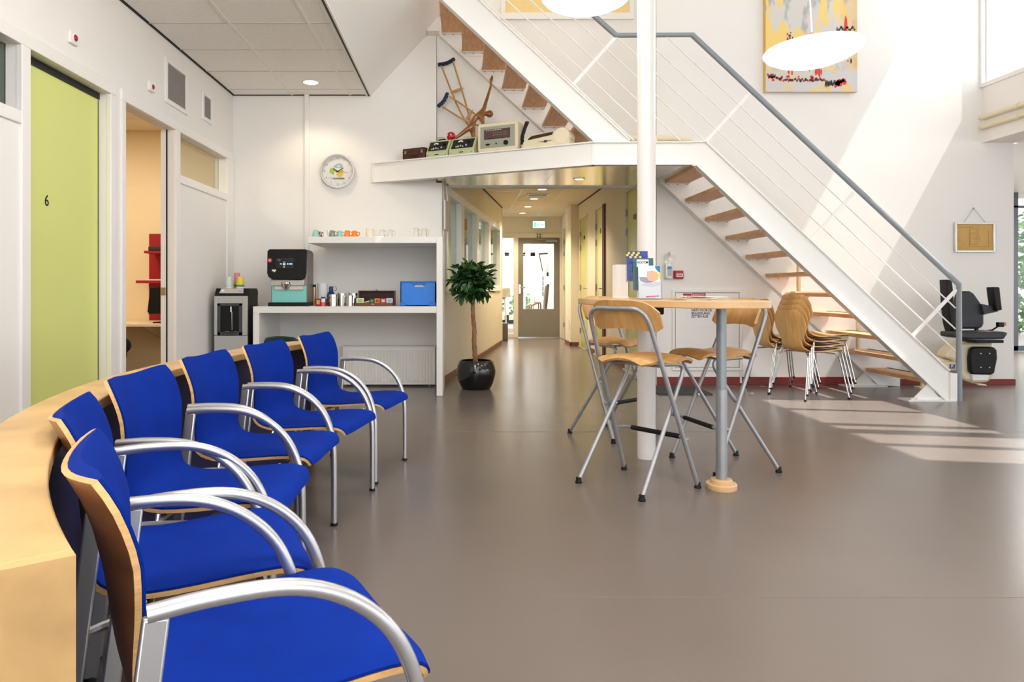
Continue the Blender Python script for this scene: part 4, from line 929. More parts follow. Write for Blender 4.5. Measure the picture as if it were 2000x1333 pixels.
g = MB(); g.lathe([(0, Z(550)), (.042, Z(551)), (.048, Z(555)), (.040, Z(560)), (.022, Z(566)), (0, Z(567))], (X(559), ym - .002, 0), 20); part('outlet', g, M_CHROME, cm)
# things on the worktop
def at_counter(name, label, cat, px, y): return thing(name, label, cat, (PX(px, y), y, zc1))
def lathe_px(prof, px, y, zb, n=24):
    g = MB(); g.lathe([(r * y / F, zb + h * y / F) for r, h in prof], (PX(px, y), y, 0), n); return g
ty = 7.05; t = at_counter('thermos_flask', 'slim bronze flask right behind the coffee machine', 'flask', 613.5, ty)
part('body', lathe_px([(0, 0), (3.8, 0), (3.8, 36), (0, 36)], 613.5, ty, zc1), pm('bronze_flask', (.36, .25, .13), .25, metal=.8), t); part('lid', lathe_px([(0, 36), (3.9, 36), (3.9, 41), (0, 41)], 613.5, ty, zc1), M_BLKP, t)
ty = 7.1; t = at_counter('kitchen_roll', 'white kitchen roll standing on the coffee counter', 'paper roll', 629.5, ty)
part('paper', lathe_px([(0, 0), (10.2, 0), (10.2, 43), (2.6, 43), (2.6, 40), (0, 40)], 629.5, ty, zc1, 32), M_PAPER, t)
part('core', lathe_px([(2.5, 0), (2.6, 43.4), (2.1, 43.4), (2.1, 10)], 629.5, ty, zc1, 20), pm('card_brown', (.45, .33, .2), .8), t)
ty = 6.83; t = at_counter('red_tin', 'small red box with a yellowish label on the counter', 'box', 625, ty)
g = MB(); g.box(PX(616, ty), PX(636, ty), ty, ty + .08, zc1, zc1 + 14.5 * ty / F); part('box', g, M_RED, t, bevel=.004)
g = MB(); g.box(PX(618.5, ty), PX(624.5, ty), ty - .002, ty, zc1 + 3.5 * ty / F, zc1 + 11.5 * ty / F); part('label_print', g, pm('label_yellow', (.62, .5, .2), .6), t, smooth=False)
ty = 6.76; t = at_counter('shaker', 'red and white sugar shaker with a navy cap', 'shaker', 631.3, ty)
part('body', lathe_px([(0, 0), (3.9, 0), (3.9, 8), (0, 8)], 631.3, ty, zc1), pm('shaker_red', (.72, .13, .11), .4), t); part('neck', lathe_px([(0, 8), (3.9, 8), (3.9, 15), (0, 15)], 631.3, ty, zc1), M_PAPER, t); part('cap', lathe_px([(0, 15), (4.1, 15), (4.1, 18.2), (0, 18.2)], 631.3, ty, zc1), pm('cap_navy', (.01, .02, .16), .4), t)
ty = 7.10; t = at_counter('drink_bottle', 'navy drinking bottle with a wire loop behind the steel canisters', 'bottle', 646.5, ty); M_NB = pm('bottle_navy', (.008, .035, .16), .35)
part('body', lathe_px([(0, 0), (8, 0), (8, 20), (6, 25), (3.6, 28), (0, 28)], 646.5, ty, zc1), M_NB, t); part('cap', lathe_px([(0, 28), (3.9, 28), (4.2, 33), (3.2, 37), (0, 37.5)], 646.5, ty, zc1), M_NB, t)
g = MB(); cx_, cz_ = PX(653.5, ty), zc1 + 32.5 * ty / F; g.tube([(cx_ + .021 * math.cos(a), ty, cz_ + .021 * math.sin(a)) for a in [math.pi * 2 * k / 20 for k in range(20)]], .0022, 6, closed=True); part('loop', g, M_NB, t)
M_CAN = pm('steel_canister', (.62, .60, .56), .16, metal=1.0)
def canister(px, w, h, y, lab, lid=True, tag=True):
    t = thing('steel_canister', lab, 'canister', (PX(px, y), y, zc1), 0, 'steel canisters on the coffee counter')
    part('body', lathe_px([(0, 0), (w, 0), (w, h), (w * .9, h), (w * .9, 2), (0, 2)], px, y, zc1, 32), M_CAN, t)
    if lid: part('rim', lathe_px([(w * .86, h - .4), (w * 1.02, h - .4), (w * 1.02, h + .7), (w * .86, h + .7)], px, y, zc1, 32), M_CHROME, t)
    if tag:
        g = MB(); yy = y - w * y / F - .002; g.box(PX(px + 2, yy), PX(px + w * .72, yy), yy - .001, yy + .006, zc1 + (h - 7) * yy / F, zc1 + (h - 4) * yy / F); part('label_print', g, M_PAPER, t, smooth=False)
canister(650, 9.2, 22, 6.82, 'first steel canister, in front of the navy bottle')
canister(667.5, 9, 24, 6.93, 'second steel canister, right of the navy bottle')
canister(683, 6.6, 20, 6.80, 'narrow steel canister holding spoons', tag=False)
canister(689.5, 8.6, 24, 6.98, 'steel canister left of the tea box')
t = thing('spoons', 'bundle of teaspoons standing in the narrow canister', 'spoons', (PX(683, 6.8), 6.8, zc1))
for k in range(5):
    a = k * 1.25; y_ = 6.8; x_ = PX(683, y_); g = MB(); p0 = Vector((x_ + .012 * math.cos(a), y_ + .012 * math.sin(a), zc1 + .015)); p1 = Vector((x_ + .024 * math.cos(a), y_ + .024 * math.sin(a), zc1 + .122 + .008 * (k % 3))); g.tube([p0, p1], .0017, 6); g.ball(p1, .005, .003, .008, 8, 6); part('spoon', g, M_CHROME, t)
# tea box
ty = 6.86; tb = thing('tea_box', 'open dark wooden tea box with sachets on the counter', 'tea box', (PX(735, ty), ty, zc1)); M_TEA = pm('tea_box_wood', (.16, .05, .018), .4, var=.3, vs=20, stretch=(1, 6, 6)); M_TEAI = pm('tea_box_inside', (.03, .006, .006), .6)
x0_, x1_ = PX(692.5, ty), PX(767, ty); zf = zc1 + 6 * ty / F; yk = ty + .18
g = MB(); g.box(x0_, x1_, ty, ty + .012, zc1, zf); g.box(x0_, x1_, yk - .012, yk, zc1, zf); g.box(x0_, x0_ + .012, ty + .012, yk - .012, zc1, zf); g.box(x1_ - .012, x1_, ty + .012, yk - .012, zc1, zf); g.box(x0_ + .012, x1_ - .012, ty + .012, yk - .012, zc1, zc1 + .008); part('tray', g, M_TEA, tb, bevel=.002)
yk2 = yk + .01; X0, X1 = PX(699.5, yk2), PX(772, yk2); zt2 = PZ(568, yk2)
g = MB(); g.box(X0 + .012, X1 - .016, yk2 + .03, yk2 + .039, zc1, zt2 - .008); part('lid_panel', g, M_TEAI, tb, smooth=False)
g = MB(); g.box(X0, X0 + .012, yk2, yk2 + .04, zc1, zt2); g.box(X1 - .016, X1, yk2, yk2 + .04, zc1, zt2); g.box(X0 + .012, X1 - .016, yk2, yk2 + .04, zt2 - .008, zt2); part('lid_rim', g, M_TEA, tb, bevel=.002)
g = MB(); g.ball((PX(735, yk2), yk2 + .02, zt2 + .006), .012, .006, .006, 8, 6); g.box(PX(726, ty), PX(730, ty), ty - .004, ty, zc1 + .012, zc1 + .022); part('clasp', g, pm('brass', (.45, .33, .16), .35, metal=.8), tb)
for (a, b, h0, h1, c, c2, lb) in ((695.5, 710.5, 6, 15, (.75, .78, .62), (.42, .62, .05), 'pale green tea sachet'), (722, 730.5, 6, 14, (.015, .09, .03), (.2, .3, .2), 'dark green tea sachet'), (731.5, 741.5, 6, 14.5, (.72, .30, .03), (.45, .03, .03), 'orange tea sachet'), (742.5, 754, 6, 14.5, (.55, .05, .07), (.75, .6, .55), 'red tea sachet'), (754.5, 767, 6, 15, (.60, .70, .74), (.35, .5, .5), 'pale blue tea sachet')):
    y_ = ty + .035 + random.uniform(0, .01); tt = thing('tea_sachet', lb + ' standing in the wooden tea box', 'tea sachet', (PX((a + b) / 2, y_), y_, zc1 + .009), 0, 'sachets in the tea box')
    g = MB(); g.box(PX(a, y_), PX(b, y_), y_, y_ + .02, zc1 + .009, zc1 + h1 * y_ / F); part('sachet', g, pm('sachet_%d_%d' % (int(a), 1), c, .5), tt, bevel=.002)
    g = MB(); w_ = (b - a); g.box(PX(a + w_ * .25, y_), PX(b - w_ * .2, y_), y_ - .001, y_, zc1 + 7.2 * y_ / F, zc1 + (h1 - 2) * y_ / F); part('print', g, pm('sachet_%d_%d' % (int(a), 2), c2, .5), tt, smooth=False)
t = thing('sugar_sticks', 'loose pale sugar sticks lying in the wooden tea box', 'sugar sticks', (PX(717, ty), ty + .03, zc1 + .01))
for k in range(6):
    g = MB(); y_ = ty + .03 + .008 * k; g.bar((PX(711 + k, y_), y_, zc1 + .034 + .003 * (k % 2)), (PX(718 + k * 1.2, y_), y_ + .01, zc1 + .037 + .006 * (k % 3)), .012, .006); part('stick', g, pm('stick_paper', (.72, .6, .42), .7), t)
# blue crate
ty = 6.80; cr = thing('storage_crate', 'bright blue plastic storage crate at the right end of the counter', 'crate', (PX(816, ty), ty, zc1)); M_CRATE = pm('blue_crate', (.006, .19, .72), .3, var=.05, vs=4); M_CRATED = pm('blue_crate_rim', (.006, .15, .60), .3)
xa_, xb_ = PX(782, ty), PX(851.3, ty); zt2 = PZ(549.5, ty); zb2 = zc1 + .002
hx0, hx1, hz0, hz1 = PX(810, ty), PX(828.5, ty), PZ(561, ty), PZ(555.5, ty)
g = MB(); ft = .012
g.box(xa_, hx0, ty, ty + ft, zb2, zt2); g.box(hx1, xb_, ty, ty + ft, zb2, zt2); g.box(hx0, hx1, ty, ty + ft, zb2, hz0); g.box(hx0, hx1, ty, ty + ft, hz1, zt2)
g.box(xa_, xb_, ty + .33, ty + .34, zb2, zt2); g.box(xa_, xa_ + .008, ty, ty + .34, zb2, zt2); g.box(xb_ - .008, xb_, ty, ty + .34, zb2, zt2); g.box(xa_, xb_, ty, ty + .34, zb2, zb2 + .008); part('body', g, M_CRATE, cr)
g = MB(); g.box(xa_ - .003, xb_ + .002, ty - .008, ty + .345, zt2 - .016, zt2 - .001); part('rim', g, M_CRATED, cr, bevel=.004)
g = MB(); g.box(hx0 - .03, hx1 + .012, ty - .007, ty, hz1, zt2 - .016); part('handle', g, M_CRATED, cr, bevel=.003)
for a, b in ((xa_, xa_ + .05), (xb_ - .062, xb_)):
    g = MB(); g.box(a, b, ty - .008, ty, zb2, zb2 + .036); part('corner_foot', g, M_CRATED, cr, bevel=.003)
g = MB(); g.box(hx0 - .01, hx1 + .01, ty + .03, ty + .32, zb2 + .009, hz1 + .004); solo('paper_stack', g, M_PAPER, 'stack of white paper inside the blue crate', 'paper')
# mugs and glasses on the shelf
def mug(name, a, b, top, hb, col, label, grp, y=6.78, tap=.78, mat=None, handle=True, wide=1.0):
    sc = y / F; r = (b - a) / 2 * sc; xx = PX((a + b) / 2, y); h = (zs1 and (463.4 - top) * sc); m = mat or pm('mug_%d_%d_%d' % tuple(int(c * 99) for c in col), col, .3)
    t = thing(name, label, 'mug' if handle else 'glass', (xx, y, zs1), 0, grp)
    g = MB(); g.lathe([(r * .98, 0), (r, .006), (r * .96, h * .45), (r * tap, h * .94), (r * tap * .9, h), (0, h), (0, h - .005), (r * tap * .84, h - .006), (r * .88, h * .4), (r * .92, 0)], (xx, y, zs1), 24); part('body', g, m, t)
    if handle:
        g = MB(); s_ = 1 if hb > 0 else -1; g.tube(catmull([(xx + s_ * r * .86, y - .005, zs1 + h * .82), (xx + s_ * (r + .018), y - .012, zs1 + h * .72), (xx + s_ * (r + .02), y - .012, zs1 + h * .42), (xx + s_ * r * .96, y - .005, zs1 + h * .22)], 4), .0045, 8); part('handle', g, m, t)
MG = 'upturned mugs on the shelf'
mug('mug', 610, 623, 448.8, 1, (.30, .58, .50), 'mint mug at the left end of the shelf', MG)
mug('mug', 621.5, 629, 449.8, 1, (.36, .012, .02), 'dark red mug tucked behind the leftmost mint mug', MG, y=6.90)
mug('mug', 631, 641, 449.5, 1, (.78, .75, .70), 'white mug between the red and the grey mug', MG)
mug('mug', 642.5, 655, 449.8, 1, (.26, .25, .235), 'grey mug on the shelf', MG)
mug('mug', 658, 669, 450.5, 1, (.30, .58, .50), 'mint mug right of the grey mug', MG)
mug('mug', 672, 684, 450, 1, (.82, .22, .012), 'left of the two orange mugs', MG)
mug('mug', 686.5, 698.5, 450.5, 1, (.82, .22, .012), 'right of the two orange mugs', MG)
GG = 'glasses on the shelf'; MGL = pm('glass_ware', (.95, .95, .93), .04, trans=1.0, ior=1.3)
mug('mug', 714, 730, 446, 1, (.80, .72, .58), 'large cream mug in the middle of the shelf', MG, tap=.92)
mug('tea_glass', 740.5, 751, 448, 1, (1, 1, 1), 'small glass with a handle right of the cream mug', GG, mat=MGL, tap=.85)
mug('tea_glass', 757, 767.5, 448, 1, (1, 1, 1), 'small glass standing alone in the middle of the shelf', GG, mat=MGL, tap=.85)
mug('tea_glass', 807, 818, 445, 1, (1, 1, 1), 'left of the two tall glasses at the right shelf end', GG, mat=MGL, tap=.8)
mug('tea_glass', 822.5, 834, 445.5, 1, (1, 1, 1), 'right of the two tall glasses at the right shelf end', GG, mat=MGL, tap=.8)
# wall clock
yk = YB - .04; ck = thing('wall_clock', 'round steel wall clock with a three-leaf logo above the shelf', 'clock', (PX(658.5, yk), YB, PZ(334, yk)))
cx_, cz_ = PX(658.5, yk), PZ(334, yk); rc = 33.5 * yk / F; Mk = Matrix.Translation((cx_, YB, cz_)) @ Matrix.Rotation(R(90), 4, 'X')
g = MB(); g.lathe([(rc * .96, 0.001), (rc, .004), (rc, .035), (rc * .97, .045), (rc * .92, .045), (rc * .885, .036), (rc * .885, .012)], n=48, M=Mk); part('rim', g, pm('bright_steel_rim', (.80, .79, .77), .2, metal=.9), ck)
g = MB(); g.lathe([(0, .004), (rc * .9, .004), (rc * .9, .014), (0, .014)], n=48, M=Mk); face = part('face', g, pm('clock_face', (.80, .785, .77), .5), ck)
yf = YB - .0145
M_TEAL = pm('logo_teal', (.30, .55, .52), .5); M_NUM = pm('numeral_teal', (.16, .28, .27), .5)
for k in range(12):
    a = R(90 - 30 * (k + 1)); text('numeral', str(k + 1), .030, (cx_ + rc * .76 * math.cos(a), yf - .0005, cz_ + rc * .76 * math.sin(a)), M_NUM, face)
kk = yk / F; CP = lambda x, y: (cx_ + (x - 800) / 13.333 * kk, cz_ - (y - 720) / 13.333 * kk)
def logo(pts, mat, d=0.0):
    g = MB(); g.prism([CP(*q) for q in pts], yf - .001 - d, yf - d, 'xz'); return part('logo', g, mat, face, smooth=False)
def cm2(p, n=5): return [(q[0], q[1]) for q in catmull([(a, b, 0) for a, b in p], n)]
logo(cm2([(675, 608), (740, 555), (810, 518), (870, 515), (920, 550), (945, 635), (860, 638), (760, 630), (680, 612)]), M_TEAL)
logo(cm2([(785, 605), (815, 570), (850, 560), (868, 580), (855, 605), (820, 615), (790, 608)]), pm('clock_face', (.80, .785, .77), .5), .001)
logo(cm2([(640, 628), (600, 670), (585, 715), (600, 760), (650, 790), (710, 812), (705, 765), (725, 700), (695, 655), (645, 630)]), pm('logo_green', (.36, .55, .04), .5))
logo(cm2([(760, 795), (790, 840), (850, 868), (910, 850), (945, 790), (952, 710), (930, 675), (880, 690), (820, 740), (765, 790)]), pm('logo_yellow', (.80, .55, .01), .5))
text('lettering', 'FYSIO', .024, (*[CP(635, 905)[0]], yf - .001, CP(635, 905)[1]), M_TEAL, face)
text('lettering', 'OOSTERBEEK', .024, (CP(838, 912)[0], yf - .001, CP(838, 912)[1]), M_INK, face, bold=.0006, sx=.82)
for nm, (a, b), w, dd in (('hour_hand', (690, 650), .010, .005), ('minute_hand', (945, 642), .008, .007), ('second_hand', (1070, 752), .003, .009)):
    q = CP(a, b); c = CP(800, 725); v = Vector((q[0] - c[0], 0, q[1] - c[1])); g = MB(); g.bar((c[0] - v[0] * .2, yf - dd, c[1] - v[2] * .2), (q[0], yf - dd, q[1]), .002, w, up=(0, 1, 0) if False else (-v[2], 0, v[0])); part(nm, g, M_INK, ck, smooth=False)
g = MB(); c = CP(800, 725); g.cyl((c[0], yf, c[1]), (c[0], yf - .011, c[1]), .008, n=14); part('hub', g, M_INK, ck)
g = MB(); g.lathe([(0, .038), (rc * .9, .038), (rc * .9, .039), (0, .039)], n=40, M=Mk); part('cover_glass', g, M_GLASS, ck)
# left wall: vents, red indicator lights
def vent(a, b, t0, t1, b0, b1, label, nsl):
    ya_, yb_ = YX(a, XL), YX(b, XL); zt2 = (PZ(t0, ya_) + PZ(t1, yb_)) / 2; zb2 = (PZ(b0, ya_) + PZ(b1, yb_)) / 2
    t = thing('wall_vent', label, 'vent', (XL, (ya_ + yb_) / 2, zb2), 0, 'vents high on the left wall'); w = .045
    g = MB(); g.box(XL, XL + .014, ya_, ya_ + w, zb2, zt2); g.box(XL, XL + .014, yb_ - w, yb_, zb2, zt2); g.box(XL, XL + .014, ya_ + w, yb_ - w, zb2, zb2 + w * .8); g.box(XL, XL + .014, ya_ + w, yb_ - w, zt2 - w * .8, zt2); part('frame', g, M_FRAME, t, bevel=.003)
    g = MB(); g.box(XL, XL + .002, ya_ + w, yb_ - w, zb2 + w * .8, zt2 - w * .8); part('backing', g, pm('vent_dark', (.30, .29, .28), .7), t, smooth=False)
    g = MB(); h = (zt2 - zb2 - w * 1.6) / nsl
    for k in range(nsl): z = zb2 + w * .8 + h * k; g.prism([(XL + .002, z + h * .5), (XL + .011, z), (XL + .012, z + h * .12), (XL + .003, z + h * .7)], ya_ + w, yb_ - w, 'xz')
    part('louvres', g, pm('louvre_grey', (.72, .70, .68), .5), t, smooth=False, kind='stuff')
vent(320.7, 364.6, 108, 145, 200, 224.5, 'larger louvred vent high on the left wall', 26)
vent(393.3, 413.6, 175.6, 190, 233, 244.8, 'smaller louvred vent near the corner on the left wall', 18)
def indicator(a, b, t0, b0, label):
    ya_, yb_ = YX(a, XL), YX(b, XL); zt2, zb2 = PZ(t0, ya_), PZ(b0, ya_)
    t = thing('indicator_light', label, 'indicator light', (XL, (ya_ + yb_) / 2, zb2), 0, 'red indicator lights above the doors')
    g = MB(); g.box(XL, XL + .022, ya_, yb_, zb2, zt2); part('housing', g, M_FRAME, t, bevel=.004)
    c = Vector((XL + .022, (ya_ + yb_) / 2, (zt2 + zb2) / 2)); r = min(yb_ - ya_, zt2 - zb2) * .27; g = MB(); g.lathe([(r * 1.3, 0), (r * 1.3, .004), (r, .005)], M=Matrix.Translation(c) @ Matrix.Rotation(R(90), 4, 'Y'), n=20); part('bezel', g, M_PAPER, t)
    g = MB(); g.lathe([(r, 0), (r, .006), (r * .7, .012), (0, .015)], M=Matrix.Translation(c) @ Matrix.Rotation(R(90), 4, 'Y'), n=20); part('red_lens', g, pm('lens_red', (.35, .008, .012), .2), t)
indicator(131.5, 147, 57, 82, 'red indicator light above the lime door number six')
indicator(287, 297.5, 157, 176, 'red indicator light above the open doorway')

# =================================================================== RIGHT BACK WALL
def on(px, py, d=0.0): return (PX(px, YB), YB - d, PZ(py, YB))
hc = thing('fire_hose_cabinet', 'white fire hose cabinet door on the wall behind the bar table', 'cabinet', (PX(1380, YB), YB, PZ(723, YB)))
g = MB(); x0_, x1_ = PX(1312, YB), PX(1449, YB); z0_, z1_ = PZ(724, YB), PZ(566, YB); w = .03
g.box(x0_ + w, x1_ - w, YB - .02, YB, z1_ - w, z1_); g.box(x0_ + w, x1_ - w, YB - .02, YB, z0_, z0_ + w); g.box(x0_, x0_ + w, YB - .02, YB, z0_, z1_); g.box(x1_ - w, x1_, YB - .02, YB, z0_, z1_); part('frame', g, M_WHITE, hc, bevel=.003)
g = MB(); g.box(x0_ + w, x1_ - w, YB - .008, YB, z0_ + w, z1_ - w); part('seal', g, pm('seal_grey', (.25, .24, .22), .7), hc, smooth=False)
g = MB(); g.box(x0_ + w + .006, x1_ - w - .006, YB - .018, YB - .008, z0_ + w + .006, z1_ - w - .006); part('door', g, M_WHITE, hc, bevel=.002)
g = MB(); ys_ = YB - .019; g.box(PX(1333, YB), PX(1349.5, YB), ys_ - .002, ys_, PZ(588, YB), PZ(573.5, YB)); rs = thing('hose_sign', 'red fire hose pictogram sign on the cabinet', 'sign', (PX(1341, YB), ys_, PZ(588, YB))); part('plate', g, M_RED, rs, smooth=False)
g = MB(); g.box(PX(1335.5, YB), PX(1340.5, YB), ys_ - .003, ys_ - .002, PZ(586, YB), PZ(578, YB)); g.prism([(PX(1342.5, YB), PZ(586, YB)), (PX(1348, YB), PZ(586, YB)), (PX(1345, YB), PZ(578, YB))], ys_ - .003, ys_ - .002, 'xz'); part('pictogram', g, M_PAPER, rs, smooth=False)
rs = thing('red_label', 'red lettered fire hose label beside the pictogram', 'sign', (PX(1363, YB), ys_, PZ(582, YB))); g = MB(); g.box(PX(1350.5, YB), PX(1377, YB), ys_ - .002, ys_, PZ(583, YB), PZ(573, YB)); part('plate', g, M_RED, rs, smooth=False)
text('lettering', 'BRANDSLANG-', .026, (PX(1363.7, YB), ys_ - .003, PZ(576.3, YB)), M_PAPER, rs, sx=.75); text('lettering', 'HASPEL', .026, (PX(1363.7, YB), ys_ - .003, PZ(580, YB)), M_PAPER, rs, sx=.75)
nt_ = thing('paper_notice', 'white paper notice with black capitals on the hose cabinet', 'notice', (PX(1370, YB), ys_, PZ(638, YB))); g = MB(); g.box(PX(1338, YB), PX(1391, YB), ys_ - .0015, ys_, PZ(637, YB), PZ(594, YB)); part('sheet', g, pm('notice_paper', (.80, .79, .80), .7), nt_, smooth=False)
for k, s_ in enumerate(('NIETS VOOR DE', 'BRANDSLANG', 'ZETTEN AUB')): text('lettering', s_, .036, (PX(1349, YB), ys_ - .002, PZ(606.5 + 6 * k, YB)), M_INK, nt_, align='LEFT', bold=.0007, sx=.82)
g = MB(); g.cyl(on(1446, 726, .012), on(1446, 748, .012), .011, n=10); solo('water_pipe', g, M_WHITE, 'white water pipe below the hose cabinet', 'pipe')
sd = thing('soap_dispenser', 'white hand sanitizer dispenser on the wall right of the column', 'dispenser', (PX(1304, YB), YB, PZ(546, YB)))
g = MB(); g.box(PX(1297, YB), PX(1313, YB), YB - .02, YB, PZ(546, YB), PZ(503, YB)); part('back_plate', g, M_FRAME, sd, bevel=.003)
yd_ = YB - .10; g = MB(); g.box(PX(1300.5, yd_), PX(1312.5, yd_), yd_, YB - .02, PZ(544, yd_), PZ(514, yd_)); part('bottle', g, M_PAPER, sd, bevel=.01)
g = MB(); g.box(PX(1303.5, yd_), PX(1312, yd_), yd_ - .002, yd_, PZ(540, yd_), PZ(520, yd_)); part('label_print', g, pm('label_grey', (.42, .46, .5), .6), sd, smooth=False)
g = MB(); g.box(PX(1303.5, yd_), PX(1312, yd_), yd_ - .003, yd_ - .002, PZ(526, yd_), PZ(521.5, yd_)); part('label_band', g, pm('label_band_blue', (.05, .25, .52), .5), sd, smooth=False)
g = MB(); g.cyl(P(1309, 514, yd_ + .05), P(1309, 508, yd_ + .05), .022, .015, n=14); g.tube(catmull([P(1300, 506, YB - .03), P(1303, 499, YB - .06), P(1309, 495, yd_), P(1312, 494.5, yd_ - .03)], 4), [.02] * 5 + [.018] * 8, 8); part('lever', g, M_FRAME, sd)
fa = thing('fire_alarm_point', 'red square manual fire alarm call point', 'alarm', (PX(1324, YB), YB, PZ(545, YB)))
g = MB(); g.box(PX(1315, YB), PX(1332.5, YB), YB - .05, YB, PZ(545, YB), PZ(529, YB)); part('housing', g, M_RED, fa, bevel=.008)
g = MB(); g.box(PX(1318.5, YB), PX(1330.5, YB), YB - .052, YB - .05, PZ(541, YB), PZ(535, YB)); pp = part('press_plate', g, M_PAPER, fa, smooth=False); text('lettering', 'ooo', .03, (PX(1324.5, YB), YB - .053, PZ(537.6, YB)), M_INK, pp, bold=.001)
g = MB(); yy0, yy1 = YF(772), YF(757); g.box(PX(1287, yy0), PX(1392, yy0), yy0, yy1, 0, .012); solo('floor_mat', g, pm('mat_charcoal', (.06, .06, .062), .95, var=.5, vs=60, bump=.8, bs=300), 'small charcoal mat on the floor below the hose cabinet', 'mat')
# framed drawing
fp = thing('framed_drawing', 'framed ochre plan drawing hanging from a wire on the right wall', 'picture', (PX(1900, YB), YB, PZ(493, YB)))
x0_, x1_, z0_, z1_ = PX(1862, YB), PX(1940.5, YB), PZ(493.5, YB), PZ(434.5, YB); w = .022
g = MB(); g.box(x0_ + w, x1_ - w, YB - .03, YB - .008, z1_ - w, z1_); g.box(x0_ + w, x1_ - w, YB - .03, YB - .008, z0_, z0_ + w); g.box(x0_, x0_ + w, YB - .03, YB - .008, z0_, z1_); g.box(x1_ - w, x1_, YB - .03, YB - .008, z0_, z1_); part('frame', g, pm('silver_frame', (.66, .64, .62), .3, metal=.4), fp, bevel=.004)
g = MB(); g.box(x0_ + .01, x1_ - .01, YB - .018, YB - .004, z0_ + .01, z1_ - .01); pl_ = part('sheet', g, pm('ochre_paper', (.56, .34, .095), .55, var=.15, vs=4), fp, smooth=False)
g = MB(); yq = YB - .0185
def ln(a, b, c, e, w_=.0035): 
    A_, B_ = Vector(on(a, b)), Vector(on(c, e)); A_.y = B_.y = yq; g.bar(A_, B_, .001, w_, up=(-(B_ - A_)[2], 0, (B_ - A_)[0]))
for q in ((1891, 448, 1891, 483), (1891, 448, 1908, 448), (1908, 448, 1908, 470), (1893, 456, 1904, 456), (1893, 456, 1893, 478), (1896, 467, 1906, 467), (1893, 478, 1908, 478), (1904, 450, 1904, 478), (1911.5, 462, 1911, 473), (1868, 444.5, 1898, 444.5), (1928, 450, 1928, 482), (1868, 467, 1875, 467), (1868, 471, 1876, 471), (1912, 487, 1924, 487), (1893, 482, 1930, 482)): ln(*q)
part('drawing_lines', g, pm('line_brown', (.30, .19, .055), .6), pl_, smooth=False)
g = MB(); g.tube([on(1880, 435, .02), on(1900.5, 407.5, .012)], .0022, 6); g.tube([on(1900.5, 407.5, .012), on(1922, 435, .02)], .0022, 6); part('hanging_wire', g, M_GREYT, fp)
g = MB(); g.cyl(on(1900.5, 407, 0), on(1900.5, 407, .02), .006, n=8); part('nail', g, M_GREYT, fp)
# abstract painting
pa = thing('abstract_painting', 'tall abstract canvas in grey and yellow with red and black strokes', 'painting', (PX(1585, YB), YB, PZ(180, YB)))
yp = YB - .05; x0_, x1_, z0_, z1_ = PX(1495.5, yp), PX(1674.5, yp), PZ(179.5, yp), PZ(179.5, yp) + 1.36
m = bpy.data.materials.new('abstract_canvas'); m.use_nodes = True; nt = m.node_tree; b_ = nt.nodes['Principled BSDF']; b_.inputs['Roughness'].default_value = .6
tc_ = nt.nodes.new('ShaderNodeTexCoord')
def nz(scale, st, lo, hi, dist=0.0, off=(0, 0, 0)):
    mp = nt.nodes.new('ShaderNodeMapping'); mp.inputs['Scale'].default_value = st; mp.inputs['Location'].default_value = off; nt.links.new(tc_.outputs['Object'], mp.inputs[0]); n = nt.nodes.new('ShaderNodeTexNoise'); n.inputs['Scale'].default_value = scale; n.inputs['Detail'].default_value = 7; n.inputs['Distortion'].default_value = dist
    nt.links.new(mp.outputs[0], n.inputs['Vector']); r = nt.nodes.new('ShaderNodeMapRange'); r.inputs[1].default_value = lo; r.inputs[2].default_value = hi; nt.links.new(n.outputs['Fac'], r.inputs[0]); return r.outputs[0]
def mixc(f, a, bcol):
    x = nt.nodes.new('ShaderNodeMix'); x.data_type = 'RGBA'; nt.links.new(f, x.inputs[0])
    for i, c in ((6, a), (7, bcol)):
        if isinstance(c, tuple): x.inputs[i].default_value = (*c, 1)
        else: nt.links.new(c, x.inputs[i])
    return x.outputs[2]
c1 = mixc(nz(3.2, (2.2, 1, .8), .54, .60), (.60, .58, .56), (.40, .40, .41))
c2 = mixc(nz(2.6, (2.6, 1, .8), .50, .56, .3, (3, 0, 1)), c1, (.80, .58, .18))
sx_ = nt.nodes.new('ShaderNodeSeparateXYZ'); nt.links.new(tc_.outputs['Object'], sx_.inputs[0])
e1 = nt.nodes.new('ShaderNodeMapRange'); e1.inputs[1].default_value = .26; e1.inputs[2].default_value = .52; nt.links.new(sx_.outputs[0], e1.inputs[0])
c3 = mixc(e1.outputs[0], c2, (.72, .43, .07))
e2 = nt.nodes.new('ShaderNodeMapRange'); e2.inputs[1].default_value = .26; e2.inputs[2].default_value = .19; nt.links.new(sx_.outputs[2], e2.inputs[0])
c4 = mixc(e2.outputs[0], c3, mixc(nz(9, (1, 1, 1), .52, .62), (.58, .57, .56), (.72, .55, .25)))
nt.links.new(c4, b_.inputs['Base Color'])
g = MB(); g.box(x0_, x1_, yp, YB - .004, z0_, z1_); cv = part('canvas', g, m, pa, bevel=.003)
g = MB(); g.box(x0_ - .004, x0_ - .0005, yp + .001, YB - .004, z0_, z1_); part('canvas_edge', g, pm('canvas_gold', (.66, .42, .08), .6), pa, smooth=False)
rg, bgk = MB(), MB(); qx = lambda a: PX(1480 + a / 7.0136, yp); qz = lambda b: PZ(b / 7.0136, yp)
def dab(mb, a, b, w, h, rot=0): 
    Mr = Matrix.Translation((qx(a), yp - .0015, qz(b))) @ Matrix.Rotation(rot, 4, 'Y'); s_ = yp / F / 7.0136; pts = []
    for k in range(7): an = 6.283 * k / 7; rr = random.uniform(.75, 1.1); pts.append((math.cos(an) * w / 2 * s_ * rr, math.sin(an) * h / 2 * s_ * rr))
    mb.prism(pts, -.0012, .0012, 'xz', M=Mr)
